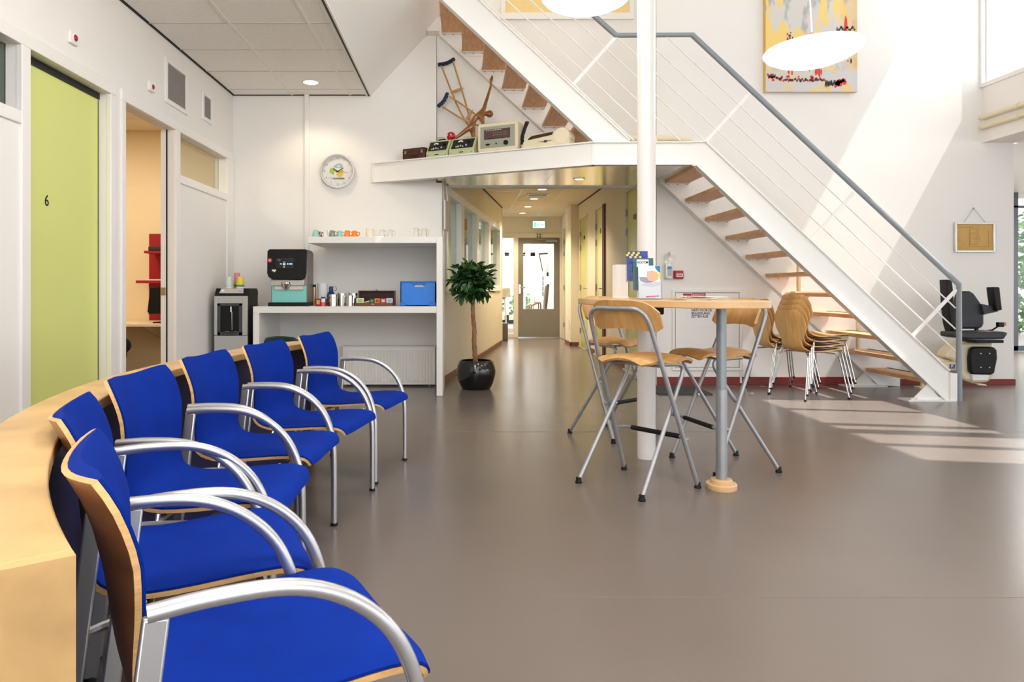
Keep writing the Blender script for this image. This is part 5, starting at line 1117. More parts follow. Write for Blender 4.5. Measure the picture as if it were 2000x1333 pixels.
for k in range(34):
    a = 140 + 770 * k / 33; bb_ = 1035 + (60 if a > 350 else 60 * max(0, (a - 220) / 130)); dab(bgk if k % 3 else rg, a, bb_ + random.uniform(-14, 14), random.uniform(22, 40), random.uniform(30, 60), random.uniform(-.5, .5))
for k in range(16): dab(rg, random.uniform(150, 900), 1062 + random.uniform(-12, 50) if k > 6 else 1050, random.uniform(25, 50), random.uniform(22, 42))
for k in range(22): dab(bgk, 925 + 9.5 * k, 1145 + random.uniform(-14, 14), random.uniform(9, 20), random.uniform(60, 95), random.uniform(-.15, .15))
for k in range(9): dab(rg, 1070 + 15 * k, 1150 - 5 * k + random.uniform(-25, 30), random.uniform(40, 66), random.uniform(50, 80), .5)
dab(rg, 1205, 360, 48, 260); dab(rg, 1205, 225, 16, 26)
for k in range(16): dab(bgk, 1085 + 16 * k, 395 + 20 * math.sin(k * 1.3), random.uniform(14, 26), random.uniform(28, 62), random.uniform(-.4, .4))
for a, b, c, e in ((405, 470, 26, 40), (410, 535, 34, 60), (442, 530, 26, 70), (425, 985, 26, 80), (470, 1000, 26, 75), (800, 985, 50, 110), (840, 985, 40, 130), (868, 985, 22, 110), (850, 1050, 18, 40), (1235, 835, 18, 40)): dab(rg, a, b, c, e)
for a, b, c, e in ((437, 490, 34, 36), (450, 450, 18, 24), (476, 520, 18, 36), (707, 968, 16, 24), (1278, 840, 26, 86)): dab(bgk, a, b, c, e)
part('red_strokes', rg, pm('paint_red', (.62, .035, .015), .5), cv, smooth=False, kind='stuff'); part('black_strokes', bgk, pm('paint_black', (.02, .02, .022), .5), cv, smooth=False, kind='stuff')

# =================================================================== THINGS ON THE BAR TABLE
ty = 4.52; t = thing('paper_roll', 'white paper roll standing at the left end of the bar table', 'paper roll', (PX(1212, ty), ty, zt_))
g = MB(); r = 14.2 * ty / F; h = 65 * ty / F; g.lathe([(0, .0), (r, .0), (r, h), (r * .28, h), (r * .26, h - .01), (0, h - .01)], (PX(1212, ty), ty, zt_), 36); part('paper', g, M_PAPER, t)
g = MB(); g.lathe([(0, 0), (r * 1.12, 0), (r * 1.12, .006), (r * 1.02, .010), (r * 1.02, 0.0)], (PX(1212, ty), ty, zt_), 36); part('base', g, M_FRAME, t)
g = MB(); g.box(PX(1200, ty) - .012, PX(1200, ty) + .002, ty - .004, ty, zt_ + .0, zt_ + h * .98); part('loose_edge', g, M_PAPER, t, smooth=False)
# brochure holder, three tiers
hy = 3.98; bh = thing('brochure_holder', 'clear acrylic three tier brochure holder on the bar table', 'brochure holder', (PX(1275, hy), hy, zt_)); M_ACR = glassmat('acrylic', (.93, .95, .97))
lean = R(14); hr = R(-9)
def tier(k): return Matrix.Translation((PX(1265 - 6.5 * k, hy), hy - .05 + .062 * k, zt_ + .002 + (.0 + .050 * k))) @ Matrix.Rotation(hr, 4, 'Z') @ Matrix.Rotation(-lean, 4, 'X')
for k in range(3):
    Mt = tier(k); g = MB(); g.box(-.066, .066, -.006, -.004, 0, .10, Mt); g.box(-.066, .066, .022, .025, 0, .155, Mt); g.box(-.066, -.063, -.006, .025, 0, .10, Mt); g.box(.063, .066, -.006, .025, 0, .10, Mt); g.box(-.066, .066, -.006, .025, 0, .003, Mt); part('tier', g, M_ACR, bh, smooth=False)
g = MB(); g.box(PX(1246, hy), PX(1284, hy), hy - .06, hy + .13, zt_ + .0005, zt_ + .003); part('base', g, M_ACR, bh, smooth=False)
def brochure(k, cw, ch, label, mat):
    Mt = tier(k); o = Mt @ Vector((0, 0, .004)); t = thing('brochure', label, 'brochure', o, 0, 'brochures in the acrylic holder'); g = MB(); g.box(-cw / 2, cw / 2, .004, .016, .004, ch, Mt); s_ = part('leaflet', g, mat, t, smooth=False); return t, s_, Mt
def pr_(t, Mt, pts, mat, nm='print', d=.0005): g = MB(); g.prism(pts, .004 - d - .0004, .004 - d, 'xz', M=Mt); return part(nm, g, mat, t, smooth=False)
t, s_, Mt = brochure(0, .118, .192, 'front white brochure with a photo of hands and a blue corner', M_PAPER)
pr_(t, Mt, [(.030, .19), (.058, .19), (.058, .150), (.046, .158), (.034, .175)], pm('print_blue', (.01, .17, .45), .5)); pr_(t, Mt, [(.046, .158), (.058, .150), (.058, .108), (.052, .118)], pm('print_lime', (.6, .66, .06), .5))
pr_(t, Mt, [(-.012, .160), (.020, .163), (.040, .155), (.050, .135), (.046, .112), (.020, .100), (-.005, .105), (-.014, .125)], pm('print_skin', (.75, .40, .26), .6))
pr_(t, Mt, [(-.055, .128), (-.014, .125), (-.004, .106), (.02, .1), (.0, .094), (-.03, .096), (-.05, .105)], pm('print_grey', (.30, .28, .36), .6), d=.0008)
pr_(t, Mt, [(-.045, .085), (-.01, .096), (.03, .098), (.055, .096), (.056, .078), (.01, .070), (-.03, .076)], pm('print_pale', (.70, .66, .72), .6), d=.0008)
pr_(t, Mt, [(-.02, .010), (.050, .016), (.048, .022), (-.02, .018)], pm('print_pink', (.75, .12, .22), .5))
t, s_, Mt = brochure(1, .112, .186, 'middle dark teal brochure with a white title box', pm('brochure_teal', (.03, .12, .125), .45))
pr_(t, Mt, [(-.035, .178), (.030, .178), (.030, .135), (-.035, .135)], M_PAPER); text('lettering', 'ROOTS', .019, Mt @ Vector((-.006, .0028, .160)), M_INK, t, rz=hr, tilt=-lean, sx=.8, bold=.0004)
g = MB(); g.cyl(Mt @ Vector((.022, .0035, .161)), Mt @ Vector((.022, .0025, .161)), .006, n=10); part('emblem', g, M_INK, t)
t, s_, Mt = brochure(2, .118, .178, 'rear blue and yellow flowered brochure', pm('brochure_blue', (.04, .065, .30), .45, var=.4, vs=40))
for k in range(9): pr_(t, Mt, [(-.055 + .009 * k + .008 * math.cos(a), .155 + .014 * math.sin(k * 2.1) + .008 * math.sin(a)) for a in (0, 1.05, 2.1, 3.14, 4.2, 5.25)], pm('print_yellow', (.72, .55, .14), .6))
# newspaper
ty = 3.72; npz = zt_ + .001; nw = thing('newspaper', 'folded newspaper lying on the front of the bar table', 'newspaper', (PX(1367, ty), ty, npz))
def pages(dz, x0, x1, y0, y1, curl, mat, nm, rz=0.0):
    gg = []; c = Vector(((x0 + x1) / 2, (y0 + y1) / 2, 0)); Mr = Matrix.Rotation(rz, 4, 'Z')
    for i in range(4):
        row = []
        for j in range(10): 
            u = j / 9; p_ = Vector((x0 + (x1 - x0) * u, y0 + (y1 - y0) * i / 3, 0)); p_ = c + Mr @ (p_ - c); p_.z = npz + dz + curl * math.sin(u * 5 + 1) * (1 - u) ** 1.2 + abs(curl) * .4; row.append(p_)
        gg.append(row)
    g = MB(); g.sheet(gg, .0035); part(nm, g, mat, nw, smooth=False)
pages(.0, PX(1330, ty), PX(1414, ty), ty - .07, ty + .10, .002, pm('newsprint', (.76, .72, .66), .8), 'page', R(5)); pages(.008, PX(1320, ty), PX(1398, ty), ty - .05, ty + .12, .008, pm('newsprint_tan', (.72, .58, .42), .8, var=.3, vs=30), 'page', R(-4)); pages(.016, PX(1340, ty), PX(1412, ty), ty - .06, ty + .1, .004, pm('newsprint', (.76, .72, .66), .8), 'page', R(9))

# =================================================================== POTTED TREE
yp_ = 7.16; px_ = PX(930, yp_); r0 = 38 * yp_ / F; zr = PZ(704, yp_)
pt = thing('potted_tree', 'small round-headed tree with glossy leaves in a black pot by the corridor', 'plant', (px_, yp_, 0))
g = MB(); s_ = r0; g.lathe([(0, 0), (s_ * .70, 0), (s_ * .74, .008), (s_ * .88, zr * .22), (s_ * .985, zr * .48), (s_, zr * .62), (s_ * .97, zr * .8), (s_ * .88, zr * .95), (s_ * .83, zr), (s_ * .79, zr * 1.0), (s_ * .79, zr - .05), (0, zr - .05)], (px_, yp_, 0), 48); part('pot', g, pm('black_glaze', (.006, .006, .007), .06, coat=.5), pt)
g = MB(); g.lathe([(0, zr - .035), (s_ * .3, zr - .03), (s_ * .78, zr - .045), (s_ * .78, zr - .049), (0, zr - .05)], (px_, yp_, 0), 24); part('soil', g, pm('soil', (.10, .05, .025), .95, var=.5, vs=60, bump=1, bs=100), pt)
tp = [P(929, 712, yp_), P(927.5, 690, yp_), P(926, 668, yp_), P(926.5, 645, yp_), P(924, 620, yp_), P(923.5, 600, yp_), P(924, 580, yp_), P(923, 555, yp_)]
g = MB(); tc2 = catmull(tp, 5); g.tube(tc2, [.026 * (1 - .35 * i / len(tc2)) * (1 + .09 * math.sin(i * 1.9)) for i in range(len(tc2))], 10); part('trunk', g, pm('bark', (.28, .145, .065), .85, var=.5, vs=25, stretch=(1, 1, .4), bump=1, bs=60), pt)
cc_ = P(922, 549, yp_); rad = 45 * yp_ / F
g = MB()
for k in range(26):
    a = random.uniform(0, 6.283); e = random.uniform(-.5, 1.3); d = Vector((math.cos(a) * math.cos(e), math.sin(a) * math.cos(e), math.sin(e))); g.tube([cc_ + Vector((0, 0, -.12)), cc_ + d * rad * .45 + Vector((0, 0, -.03)), cc_ + d * rad * .9], [.007, .005, .002], 6)
part('twigs', g, pm('twig_green', (.12, .12, .04), .8), pt, kind='stuff')
LM = [pm('leaf_%d' % k, c, .33, var=.25, vs=12, spec=.5) for k, c in enumerate(((.018, .068, .014), (.026, .090, .018), (.012, .048, .013), (.045, .12, .022)))]
protos = []
for k in range(4):
    g = MB(); L = .072 + .009 * k; g.leafquad(Vector((0, 0, 0)), Vector((1, 0, 0)), Vector((0, 0, 1)), L, L * .52, .22); me = mesh_of('leaf', g, LM[k], None, False); protos.append(me)
inv = invw(pt); nl = 0
def leaf_pose(rr):
    d = Vector((random.gauss(0, 1), random.gauss(0, 1), random.gauss(0, 1))).normalized(); lump = .92 + .1 * math.sin(d[0] * 5 + 1) * math.cos(d[2] * 4 + d[1] * 3)
    p_ = cc_ + Vector((d[0] * rad * rr * lump * 1.02, d[1] * rad * rr * lump, d[2] * rad * rr * lump * .93))
    ax = (d * .75 + Vector((random.gauss(0, .5), random.gauss(0, .5), random.gauss(-.25, .4)))).normalized(); up = (d * .4 + Vector((0, 0, .8)) + Vector((random.gauss(0, .35), random.gauss(0, .35), 0))).normalized(); z = (up - ax * up.dot(ax)).normalized(); y = z.cross(ax); return p_, ax, y, z
for k in range(300):
    p_, ax, y, z = leaf_pose(random.uniform(.62, .93)); M4 = Matrix(((ax[0], y[0], z[0], p_[0]), (ax[1], y[1], z[1], p_[1]), (ax[2], y[2], z[2], p_[2]), (0, 0, 0, 1)))
    o = bpy.data.objects.new('leaf', random.choice(protos)); link(o); o.parent = pt; o.matrix_local = inv @ M4
g = MB()
for k in range(420):
    p_, ax, y, z = leaf_pose(random.uniform(.2, .72)); g.leafquad(p_, ax, z, .075, .038, .2)
part('inner_foliage', g, LM[2], pt, kind='stuff', smooth=False)

# =================================================================== THINGS ON THE LANDING EDGE
zL = zl1; beam = Vector((LB[0] - LA[0], LB[1] - LA[1], 0)).normalized(); bn2 = Vector((-beam[1], beam[0], 0)); bn2 = bn2 if bn2[1] > 0 else -bn2
def edge(px, off):
    """point on the landing top behind the oblique beam edge, seen in column px"""
    k = (px - CX) / F; a = Vector((LA[0], LA[1], 0)) + bn2 * off; s_ = beam[1] / beam[0]
    y = (a[1] - s_ * a[0]) / (1 - s_ * k); return Vector((k * y, y, zL))
rb_ = math.atan2(beam[1], beam[0])
def local(name, label, cat, px0, px1, off):
    a, b = edge(px0, off), edge(px1, off); w = (b - a).length; return thing(name, label, cat, (a + b) / 2, rb_), w, ((a + b) / 2)
def lbox(t, nm, x0, x1, y0, y1, z0, z1, mat, bevel=.003, label=None): g = MB(); g.box(x0, x1, y0, y1, z0, z1); return part(nm, g, mat, t, world=False, bevel=bevel, label=label)
t, w, c = local('leather_case', 'small brown leather case at the left end of the landing edge', 'case', 786, 829, .02); M_LTH = pm('brown_leather', (.075, .026, .012), .5, var=.4, vs=14, bump=.4, bs=90)
lbox(t, 'body', -w / 2, w / 2, 0, .17, 0, .112, M_LTH, .008)
g = MB(); g.tube(fillet([(-.05, -.008, .055), (-.04, -.022, .04), (.04, -.022, .04), (.05, -.008, .055)], .015, 4), .006, 8); part('handle', g, M_LTH, t, world=False)
for x in (-w * .36, w * .38): lbox(t, 'clasp', x - .010, x + .010, -.005, 0, .055, .088, pm('brass', (.45, .33, .16), .35, metal=.8), .002)
lbox(t, 'lid_seam', -w / 2 - .001, w / 2 + .001, -.001, .171, .072, .075, M_BLACK, 0)
M_MINT = pm('mint_enamel', (.50, .56, .31), .4, var=.05, vs=6); M_DIALB = pm('dial_black', (.014, .013, .013), .18)
def meter(px0, px1, label, right):
    t, w, c = local('measuring_device', label, 'instrument', px0, px1, .015); hb, ht = .045, .172; dp = .16; tl = .075
    g = MB(); g.prism([(0, 0), (0, hb), (tl, ht), (tl + .015, ht + .004), (dp, ht), (dp, 0)], -w / 2 + .002, w / 2 - .002, 'yz'); part('housing', g, M_MINT, t, world=False, bevel=.006)
    nrm = Vector((0, -(ht - hb), tl)).normalized(); up = Vector((0, tl, ht - hb)).normalized(); o = Vector((0, tl / 2, (hb + ht) / 2)); Mf = Matrix(((1, up[0], nrm[0], o[0]), (0, up[1], nrm[1], o[1]), (0, up[2], nrm[2], o[2]), (0, 0, 0, 1)))
    hw, hh = w * .42, .062; g = MB(); g.box(-hw, hw, -hh * .9, hh * .92, .0, .004, Mf); f_ = part('dial_panel', g, M_DIALB, t, world=False, bevel=.002)
    g = MB(); g.prism([(-.03 + .028 * math.cos(a), .022 + .022 * math.sin(a)) for a in [math.pi * k / 8 for k in range(9)]] + [(-.03 + .014 * math.cos(a), .020 + .008 * math.sin(a)) for a in [math.pi * (8 - k) / 8 for k in range(9)]], .004, .0055, 'xy', M=Mf); part('gauge', g, M_PAPER, f_, world=False, smooth=False)
    for (x, y, r_) in ((-.06, -.04, .007), (-.04, -.036, .009), (-.015, -.030, .008), (.01, -.038, .006), (.045, -.026, .008), (.06, .02, .017)):
        g = MB(); g.cyl(Mf @ Vector((x, y, .004)), Mf @ Vector((x, y, .014)), r_, n=12); part('knob', g, pm('knob_ivory', (.6, .56, .48), .4) if r_ < .01 else M_BLKP, f_, world=False)
    lbox(t, 'name_strip', -.022, .022, -.002, 0, .018, .026, M_DIALB, 0)
    for x in (-w * .4, w * .4): lbox(t, 'foot_screw', x - .004, x + .004, -.002, 0, .012, .02, M_DIALB, 0)
    if right:
        g = MB()
        for k in range(7): g.box(w / 2 - .002, w / 2, .06, .14, .05 + .015 * k, .056 + .015 * k)
        part('vent_slots', g, pm('mint_shadow', (.2, .24, .1), .5), t, world=False, smooth=False)
    g = MB(); g.tube(fillet([(-.04, tl + .04, ht), (-.035, tl + .04, ht + .018), (.035, tl + .04, ht + .018), (.04, tl + .04, ht)], .012, 4), .006, 8); part('handle', g, pm('knob_ivory', (.6, .56, .48), .4) if right else M_BLKP, t, world=False)
    return t
meter(831.5, 874, 'left of two mint green measuring devices with a black dial panel', False)
meter(876, 926, 'right of two mint green measuring devices, with slotted side', True)
ybl = 7.27; bc = P(880, 267, ybl); bc.z = zL + .182 + .047; bl = thing('billiard_ball', 'glossy red numbered ball lying on the left measuring device', 'ball', (bc[0], bc[1], bc[2] - .045))
ec = edge(862, .12); bc = Vector((PX(881, ec[1]), ec[1], zL + .176 + .045))
bl.location = (bc[0], bc[1], bc[2] - .045); ROOT[bl.name] = (Vector(bl.location), 0.0)
g = MB(); g.ball(bc, .046, n=28, m=18); part('ball', g, pm('ball_red', (.42, .004, .012), .08, coat=.5), bl)
for dv in ((-.05, -.96, .25), (-.75, -.62, .1)):
    dv = Vector(dv).normalized(); g = MB(); g.ball(bc + dv * .0365, .0112, n=14, m=10); part('number_spot', g, M_PAPER, bl)
t, w, c = local('valve_radio', 'large cream valve radio with grey front standing on the landing edge', 'radio', 933, 1011, .015)
g = MB(); hh = .27; rr = .028; pts = []
for cx2, cz2, a0 in ((w / 2 - rr, hh - rr, 0), (-w / 2 + rr, hh - rr, 90), (-w / 2 + rr, rr, 180), (w / 2 - rr, rr, 270)):
    for k in range(6): a = R(a0 + 18 * k); pts.append((cx2 + rr * math.cos(a), cz2 + rr * math.sin(a)))
g.prism(pts, 0, .16, 'xz'); part('cabinet', g, M_CREAM, t, world=False, bevel=.006)
lbox(t, 'front_panel', -w / 2 + .028, w / 2 - .028, -.003, .002, .034, hh - .032, pm('radio_grey_green', (.33, .34, .27), .5), .002)
sc2 = lbox(t, 'tuning_scale', -w / 2 + .07, w / 2 - .075, -.006, -.003, .115, hh - .062, pm('scale_brown', (.10, .055, .055), .3, var=.3, vs=30, stretch=(1, 1, 6)), .001)
for k in range(9): lbox(sc2, 'scale_mark', -w / 2 + .095 + .018 * k, -w / 2 + .103 + .018 * k, -.0068, -.006, hh - .075, hh - .068, M_PAPER, 0)
lbox(sc2, 'scale_line', -.05, .10, -.0068, -.006, .150, .152, pm('line_pale', (.45, .36, .3), .5), 0); lbox(sc2, 'scale_line', -.05, .10, -.0068, -.006, .170, .172, pm('line_pale', (.45, .36, .3), .5), 0); lbox(sc2, 'scale_bar', -.09, .07, -.008, -.006, .117, .123, M_BLACK, 0)
for x, r_, z in ((w * .22, .022, .070), (-w * .02, .006, .068)):
    g = MB(); g.cyl((x, -.003, z), (x, -.018, z), r_, n=20); part('knob', g, M_BLKP, t, world=False)
g = MB(); g.ball((-w * .24, -.004, .066), .024, .012, .010, 14, 8); part('switch', g, M_BLKP, t, world=False)
g = MB(); g.tube(fillet([(-.055, .08, hh - .002), (-.045, .08, hh + .016), (.045, .08, hh + .016), (.055, .08, hh - .002)], .012, 4), .006, 8); part('handle', g, M_CREAM, t, world=False)
lbox(t, 'back_cover', -w / 2 + .02, w / 2 - .02, .16, .18, .02, hh - .02, pm('pressboard', (.26, .2, .10), .8), .004)
# handset with cable
e0 = edge(1020, .10); t = thing('handset', 'black handset with coiled cable standing beside the valve radio', 'handset', e0)
g = MB(); A_ = e0 + Vector((-.005, 0, .05)); B_ = e0 + Vector((.045, 0, .262)); g.tube(catmull([A_, e0 + Vector((.0, 0, .12)), e0 + Vector((.022, 0, .20)), B_], 5), [.012] * 4 + [.016] * 4 + [.017] * 5 + [.019] * 3, 10); part('grip', g, M_BLKP, t)
g = MB(); g.ball(B_, .022, .018, .014, 12, 8); part('earpiece', g, pm('handset_brown', (.1, .04, .025), .4), t)
g = MB(); pts = [e0 + Vector((-.012 + .028 * math.sin(k * .9), .01 * math.cos(k * .9), .004 + .135 * k / 26)) for k in range(27)]; g.tube(catmull(pts, 2), .005, 6); part('cable', g, M_BLKP, t)
g = MB(); g.cyl(e0, e0 + Vector((0, 0, .05)), .026, .018, n=14); part('cradle', g, M_CHROME, t)
# infrared device
t, w, c = local('therapy_device', 'long cream therapy device with a round end and dark window', 'instrument', 1020, 1112, .015)
hh = .125; pts = [(-w / 2, .012), (-w / 2 + .006, .05), (-w / 2 + .03, .085), (-w / 2 + .075, .115), (w / 2 - .16, .132), (w / 2 - .1, .14), (w / 2 - .02, .13), (w / 2, .1), (w / 2, 0), (-w / 2 + .008, 0)]
g = MB(); g.prism(pts, 0, .15, 'xz'); part('housing', g, M_CREAM, t, world=False, bevel=.012)
g = MB(); g.lathe([(0, -.004), (.072, -.004), (.078, .006), (.078, .15), (0, .15)], M=Matrix.Translation((w / 2 - .075, 0, .082)) @ Matrix.Rotation(R(-90), 4, 'X'), n=32); part('lamp_drum', g, pm('ivory_drum', (.80, .70, .52), .35), t, world=False)
g = MB(); g.prism([(-w / 2 + .055, .070), (-w / 2 + .07, .092), (-w / 2 + .10, .106), (w / 2 - .15, .126), (w / 2 - .165, .098)], -.004, .001, 'xz'); part('window', g, pm('dark_window', (.05, .025, .012), .15), t, world=False, smooth=False)
g = MB(); 
g.prism([(-.075, .043), (-.045, .048), (-.012, .046), (.012, .048), (.045, .052), (.07, .050), (.04, .046), (.012, .041), (-.012, .039), (-.045, .042)], -.003, .001, 'xz'); g.box(-.014, .014, -.003, .001, .034, .056); part('emblem', g, pm('emblem_dark', (.05, .05, .055), .4), t, world=False, smooth=False)
# carved figure, bending back with a raised arm
yf2 = 7.30; Q = lambda a, b, dy=0.0: P(840 + a / 7.018, 90 + b / 7.018, yf2 + dy)
cf = thing('carved_figure', 'carved brown wooden figure bending sideways with one arm stretched up', 'sculpture', (Q(560, 1240)[0], yf2, zL))
me = bpy.data.meshes.new('body')
J = [(Q(575, 1110), .030), (Q(600, 1020), .024), (Q(640, 965), .027), (Q(690, 935), .030),            # hip waist chest shoulders
     (Q(735, 880), .020), (Q(762, 780), .015), (Q(800, 660), .0125), (Q(835, 540), .0095), (Q(838, 480), .0125), (Q(848, 412), .006),   # raised arm
     (Q(715, 985, -.02), .018), (Q(722, 1050, -.03), .014), (Q(735, 1120, -.03), .011),                 # lower arm
     (Q(745, 925), .014), (Q(800, 932), .034),                                                         # neck head
     (Q(500, 1150, -.02), .022), (Q(430, 1205, -.03), .018), (Q(350, 1262, -.03), .012), (Q(330, 1330, -.02), .014),    # left leg
     (Q(590, 1200, .01), .022), (Q(602, 1290, .01), .016), (Q(606, 1372, .0), .013), (Q(640, 1385, -.03), .009)]
E_ = [(0, 1), (1, 2), (2, 3), (3, 4), (4, 5), (5, 6), (6, 7), (7, 8), (8, 9), (3, 10), (10, 11), (11, 12), (3, 13), (13, 14), (0, 15), (15, 16), (16, 17), (17, 18), (0, 19), (19, 20), (20, 21), (21, 22)]
minz = min(j[0][2] for j in J); inv = invw(cf)
me.from_pydata([tuple(inv @ j[0]) for j in J], E_, []); body = bpy.data.objects.new('body', me); link(body); body.parent = cf; ROOT[body.name] = ROOT[cf.name]
sk = body.modifiers.new('skin', 'SKIN'); 
for i, v in enumerate(me.skin_vertices[0].data): v.radius = (J[i][1] * 1.25, J[i][1] * 1.25); v.use_root = (i == 0)
body.modifiers.new('sub', 'SUBSURF').levels = 2; body.modifiers['sub'].render_levels = 2
dg = bpy.context.evaluated_depsgraph_get(); me2 = bpy.data.meshes.new_from_object(body.evaluated_get(dg)); body.modifiers.clear(); body.data = me2
M_CARV = pm('carved_wood', (.33, .125, .028), .22, var=.45, vs=9, stretch=(1, 1, .3), coat=.4); me2.materials.clear(); me2.materials.append(M_CARV)
for p_ in me2.polygons: p_.use_smooth = True
g = MB(); c_ = Q(800, 932); g.ball(c_ + Vector((.012, -.002, .0)), .037, .035, .037, 20, 14); part('head', g, M_CARV, cf)
g = MB(); fc = c_ + Vector((.014, -.034, .0))
for dx_, dz_, r_ in ((-.012, .008, .004), (.012, .006, .004), (.0, -.003, .005), (.002, -.016, .006)): g.ball(fc + Vector((dx_, .001, dz_)), r_ * (1.6 if dz_ < -.01 else 1), r_ * .8, r_ * (.5 if dz_ < -.01 else 1), 8, 6)
part('face', g, pm('carved_dark', (.14, .045, .012), .3), cf)
g = MB()
for k in range(4):
    a_ = Q(832 + 8 * k, 470); g.tube([a_ + Vector((0, -.008, 0)), Q(836 + 8 * k, 432 - (6 if k in (1, 2) else 0)) + Vector((0, -.006, 0)), Q(842 + 5 * k, 404 + (8 if k in (0, 3) else 0)) + Vector((0, -.002, 0))], [.0035, .003, .002], 6)
g.tube([Q(824, 505) + Vector((0, -.006, 0)), Q(818, 470) + Vector((0, -.01, 0)), Q(824, 445) + Vector((0, -.01, 0))], [.004, .0035, .002], 6); part('fingers', g, M_CARV, cf)
g = MB(); qa, qb = Q(300, 0)[0], Q(680, 0)[0]; zp = min(j[0][2] for j in J) + .004; g.prism([(qa, zL), (qb, zL), (qb - .02, zp - .03), (qb - .05, zp), (qa + .03, zp + .035), (qa + .008, zp)], yf2 - .075, yf2 + .06, 'xz'); part('plinth', g, M_CARV, cf, bevel=.008)
# crutches
M_CRW = pm('crutch_wood', (.56, .31, .10), .4, var=.25, vs=8, stretch=(1, 1, .3)); M_PAD = pm('crutch_pad', (.006, .010, .035), .6, bump=.3, bs=200); M_PADB = pm('crutch_pad_blue', (.010, .026, .10), .6, bump=.3, bs=200)
def crutch(pad, rails, join, tip, handle, y, label, mp):
    q = lambda a, dy=0.0: P(840 + a[0] / 7.018, 90 + a[1] / 7.018, y + dy)
    t = thing('crutch', label, 'crutch', q(tip), 0, 'old wooden crutches leaning on the recess wall')
    a, b = q(pad[0]), q(pad[1]); d = (b - a); nn = Vector((-d[2], 0, d[0])).normalized(); nn = nn if nn[2] < 0 else -nn
    g = MB(); g.tube(catmull([a, a + d * .25 + nn * .012, a + d * .5 + nn * .018, a + d * .75 + nn * .012, b], 4), [.016] + [.021] * 15 + [.015], 10); pd = part('arm_pad', g, mp, t)
    for k in range(4): g = MB(); c = a + d * (.14 + .24 * k) + nn * .028; g.ball(c + Vector((0, -.012, 0)), .005, n=8, m=6); part('pad_stud', g, M_PAPER, pd)
    for r_ in rails:
        g = MB(); g.tube(catmull([q(r_[0]), q(r_[1]), q(join, .0)], 5), .0095, 10); part('rail', g, M_CRW, t)
    g = MB(); g.tube([q(join), q(tip)], .011, 10); part('shaft', g, M_CRW, t)
    g = MB(); h0, h1 = q(handle[0]), q(handle[1]); m_ = (h0 + h1) / 2; g.tube([h0, h0 * .6 + m_ * .4, m_, h1 * .6 + m_ * .4, h1], [.010, .015, .0165, .015, .010], 12); part('handle', g, M_CRW, t)
    g = MB(); dd = (h1 - h0).normalized(); g.cyl(h1, h1 + dd * .03, .005, n=8); g.cyl(h0, h0 - dd * .012, .005, n=8); part('handle_bolt', g, M_GREYT, t)
    g = MB(); tt = q(tip); e = (q(join) - tt).normalized(); g.cyl(tt, tt + e * .03, .015, .012, n=12); part('rubber_tip', g, M_RUB, t)
crutch(((108, 255), (338, 172)), (((155, 270), (390, 850)), ((318, 220), (500, 830))), (560, 1150), (690, 1640), ((292, 637), (428, 588)), 7.64, 'wooden crutch with a black pad leaning steeply in the recess', M_PAD)
crutch(((105, 832), (240, 640)), (((165, 830), (500, 1030)), ((250, 678), (600, 920))), (760, 1120), (1672, 1628), ((500, 1003), (566, 906)), 7.58, 'wooden crutch with a dark blue pad leaning low behind the figure', M_PADB)

# =================================================================== CORRIDOR THINGS
ys2 = YE - .06; es = thing('exit_sign', 'lit green and white exit sign above the grey corridor door', 'sign', (PX(1052.5, ys2), ys2, PZ(447, ys2)))
g = MB(); g.box(PX(1039.5, ys2), PX(1065.5, ys2), ys2, YE, PZ(446.5, ys2), PZ(431.5, ys2)); part('housing', g, pm('exit_housing', (.5, .56, .53), .4), es, bevel=.004)
g = MB(); g.box(PX(1041, ys2), PX(1064, ys2), ys2 - .002, ys2, PZ(445.3, ys2), PZ(432.7, ys2)); part('lit_panel', g, emat('exit_glow', (.80, 1.0, .93), 2.2), es, smooth=False)
M_EXG = emat('exit_green', (.25, .85, .62), 1.1)
g = MB(); A2 = lambda a, b: (PX(a, ys2), PZ(b, ys2)); g.prism([A2(1042.5, 444.5), A2(1047, 444.5), A2(1047, 434), A2(1042.5, 434)], ys2 - .003, ys2 - .002, 'xz'); g.prism([A2(1055, 439), A2(1061, 442), A2(1061, 436)], ys2 - .003, ys2 - .002, 'xz'); g.ball((PX(1051, ys2), ys2 - .002, PZ(435.5, ys2)), .012, .002, .012, 10, 6); g.prism([A2(1049, 443.5), A2(1050.5, 443.5), A2(1052.5, 437), A2(1050, 437)], ys2 - .003, ys2 - .002, 'xz'); g.prism([A2(1051.5, 440), A2(1054.5, 443.5), A2(1055.5, 443), A2(1052.5, 438)], ys2 - .003, ys2 - .002, 'xz'); part('pictogram', g, M_EXG, es, smooth=False)
t = thing('assembly_sticker', 'small dark green assembly point sticker above the grey door', 'sticker', (PX(1052, YE), YE, PZ(464, YE))); yq = YE - .022
g = MB(); g.box(PX(1048.3, YE), PX(1055.8, YE), yq - .003, yq, PZ(464.3, YE), PZ(457.3, YE)); part('plate', g, pm('sticker_green', (.015, .06, .03), .5), t, smooth=False)
g = MB(); g.box(PX(1051.2, YE), PX(1052.9, YE), yq - .004, yq - .003, PZ(464, YE), PZ(457.6, YE)); g.box(PX(1048.6, YE), PX(1055.5, YE), yq - .004, yq - .003, PZ(461.7, YE), PZ(460, YE)); part('cross', g, M_PAPER, t, smooth=False)
yb2 = 13.6; cb = thing('low_cabinet', 'low dark brown cabinet beside the corridor side light', 'cabinet', (PX(984, yb2), yb2, 0)); M_WNG = pm('wenge', (.10, .075, .06), .5, var=.2, vs=8)
g = MB(); g.box(PX(968, yb2), PX(992, yb2), yb2, yb2 + .3, 0, PZ(632, yb2)); part('body', g, M_WNG, cb, bevel=.004)
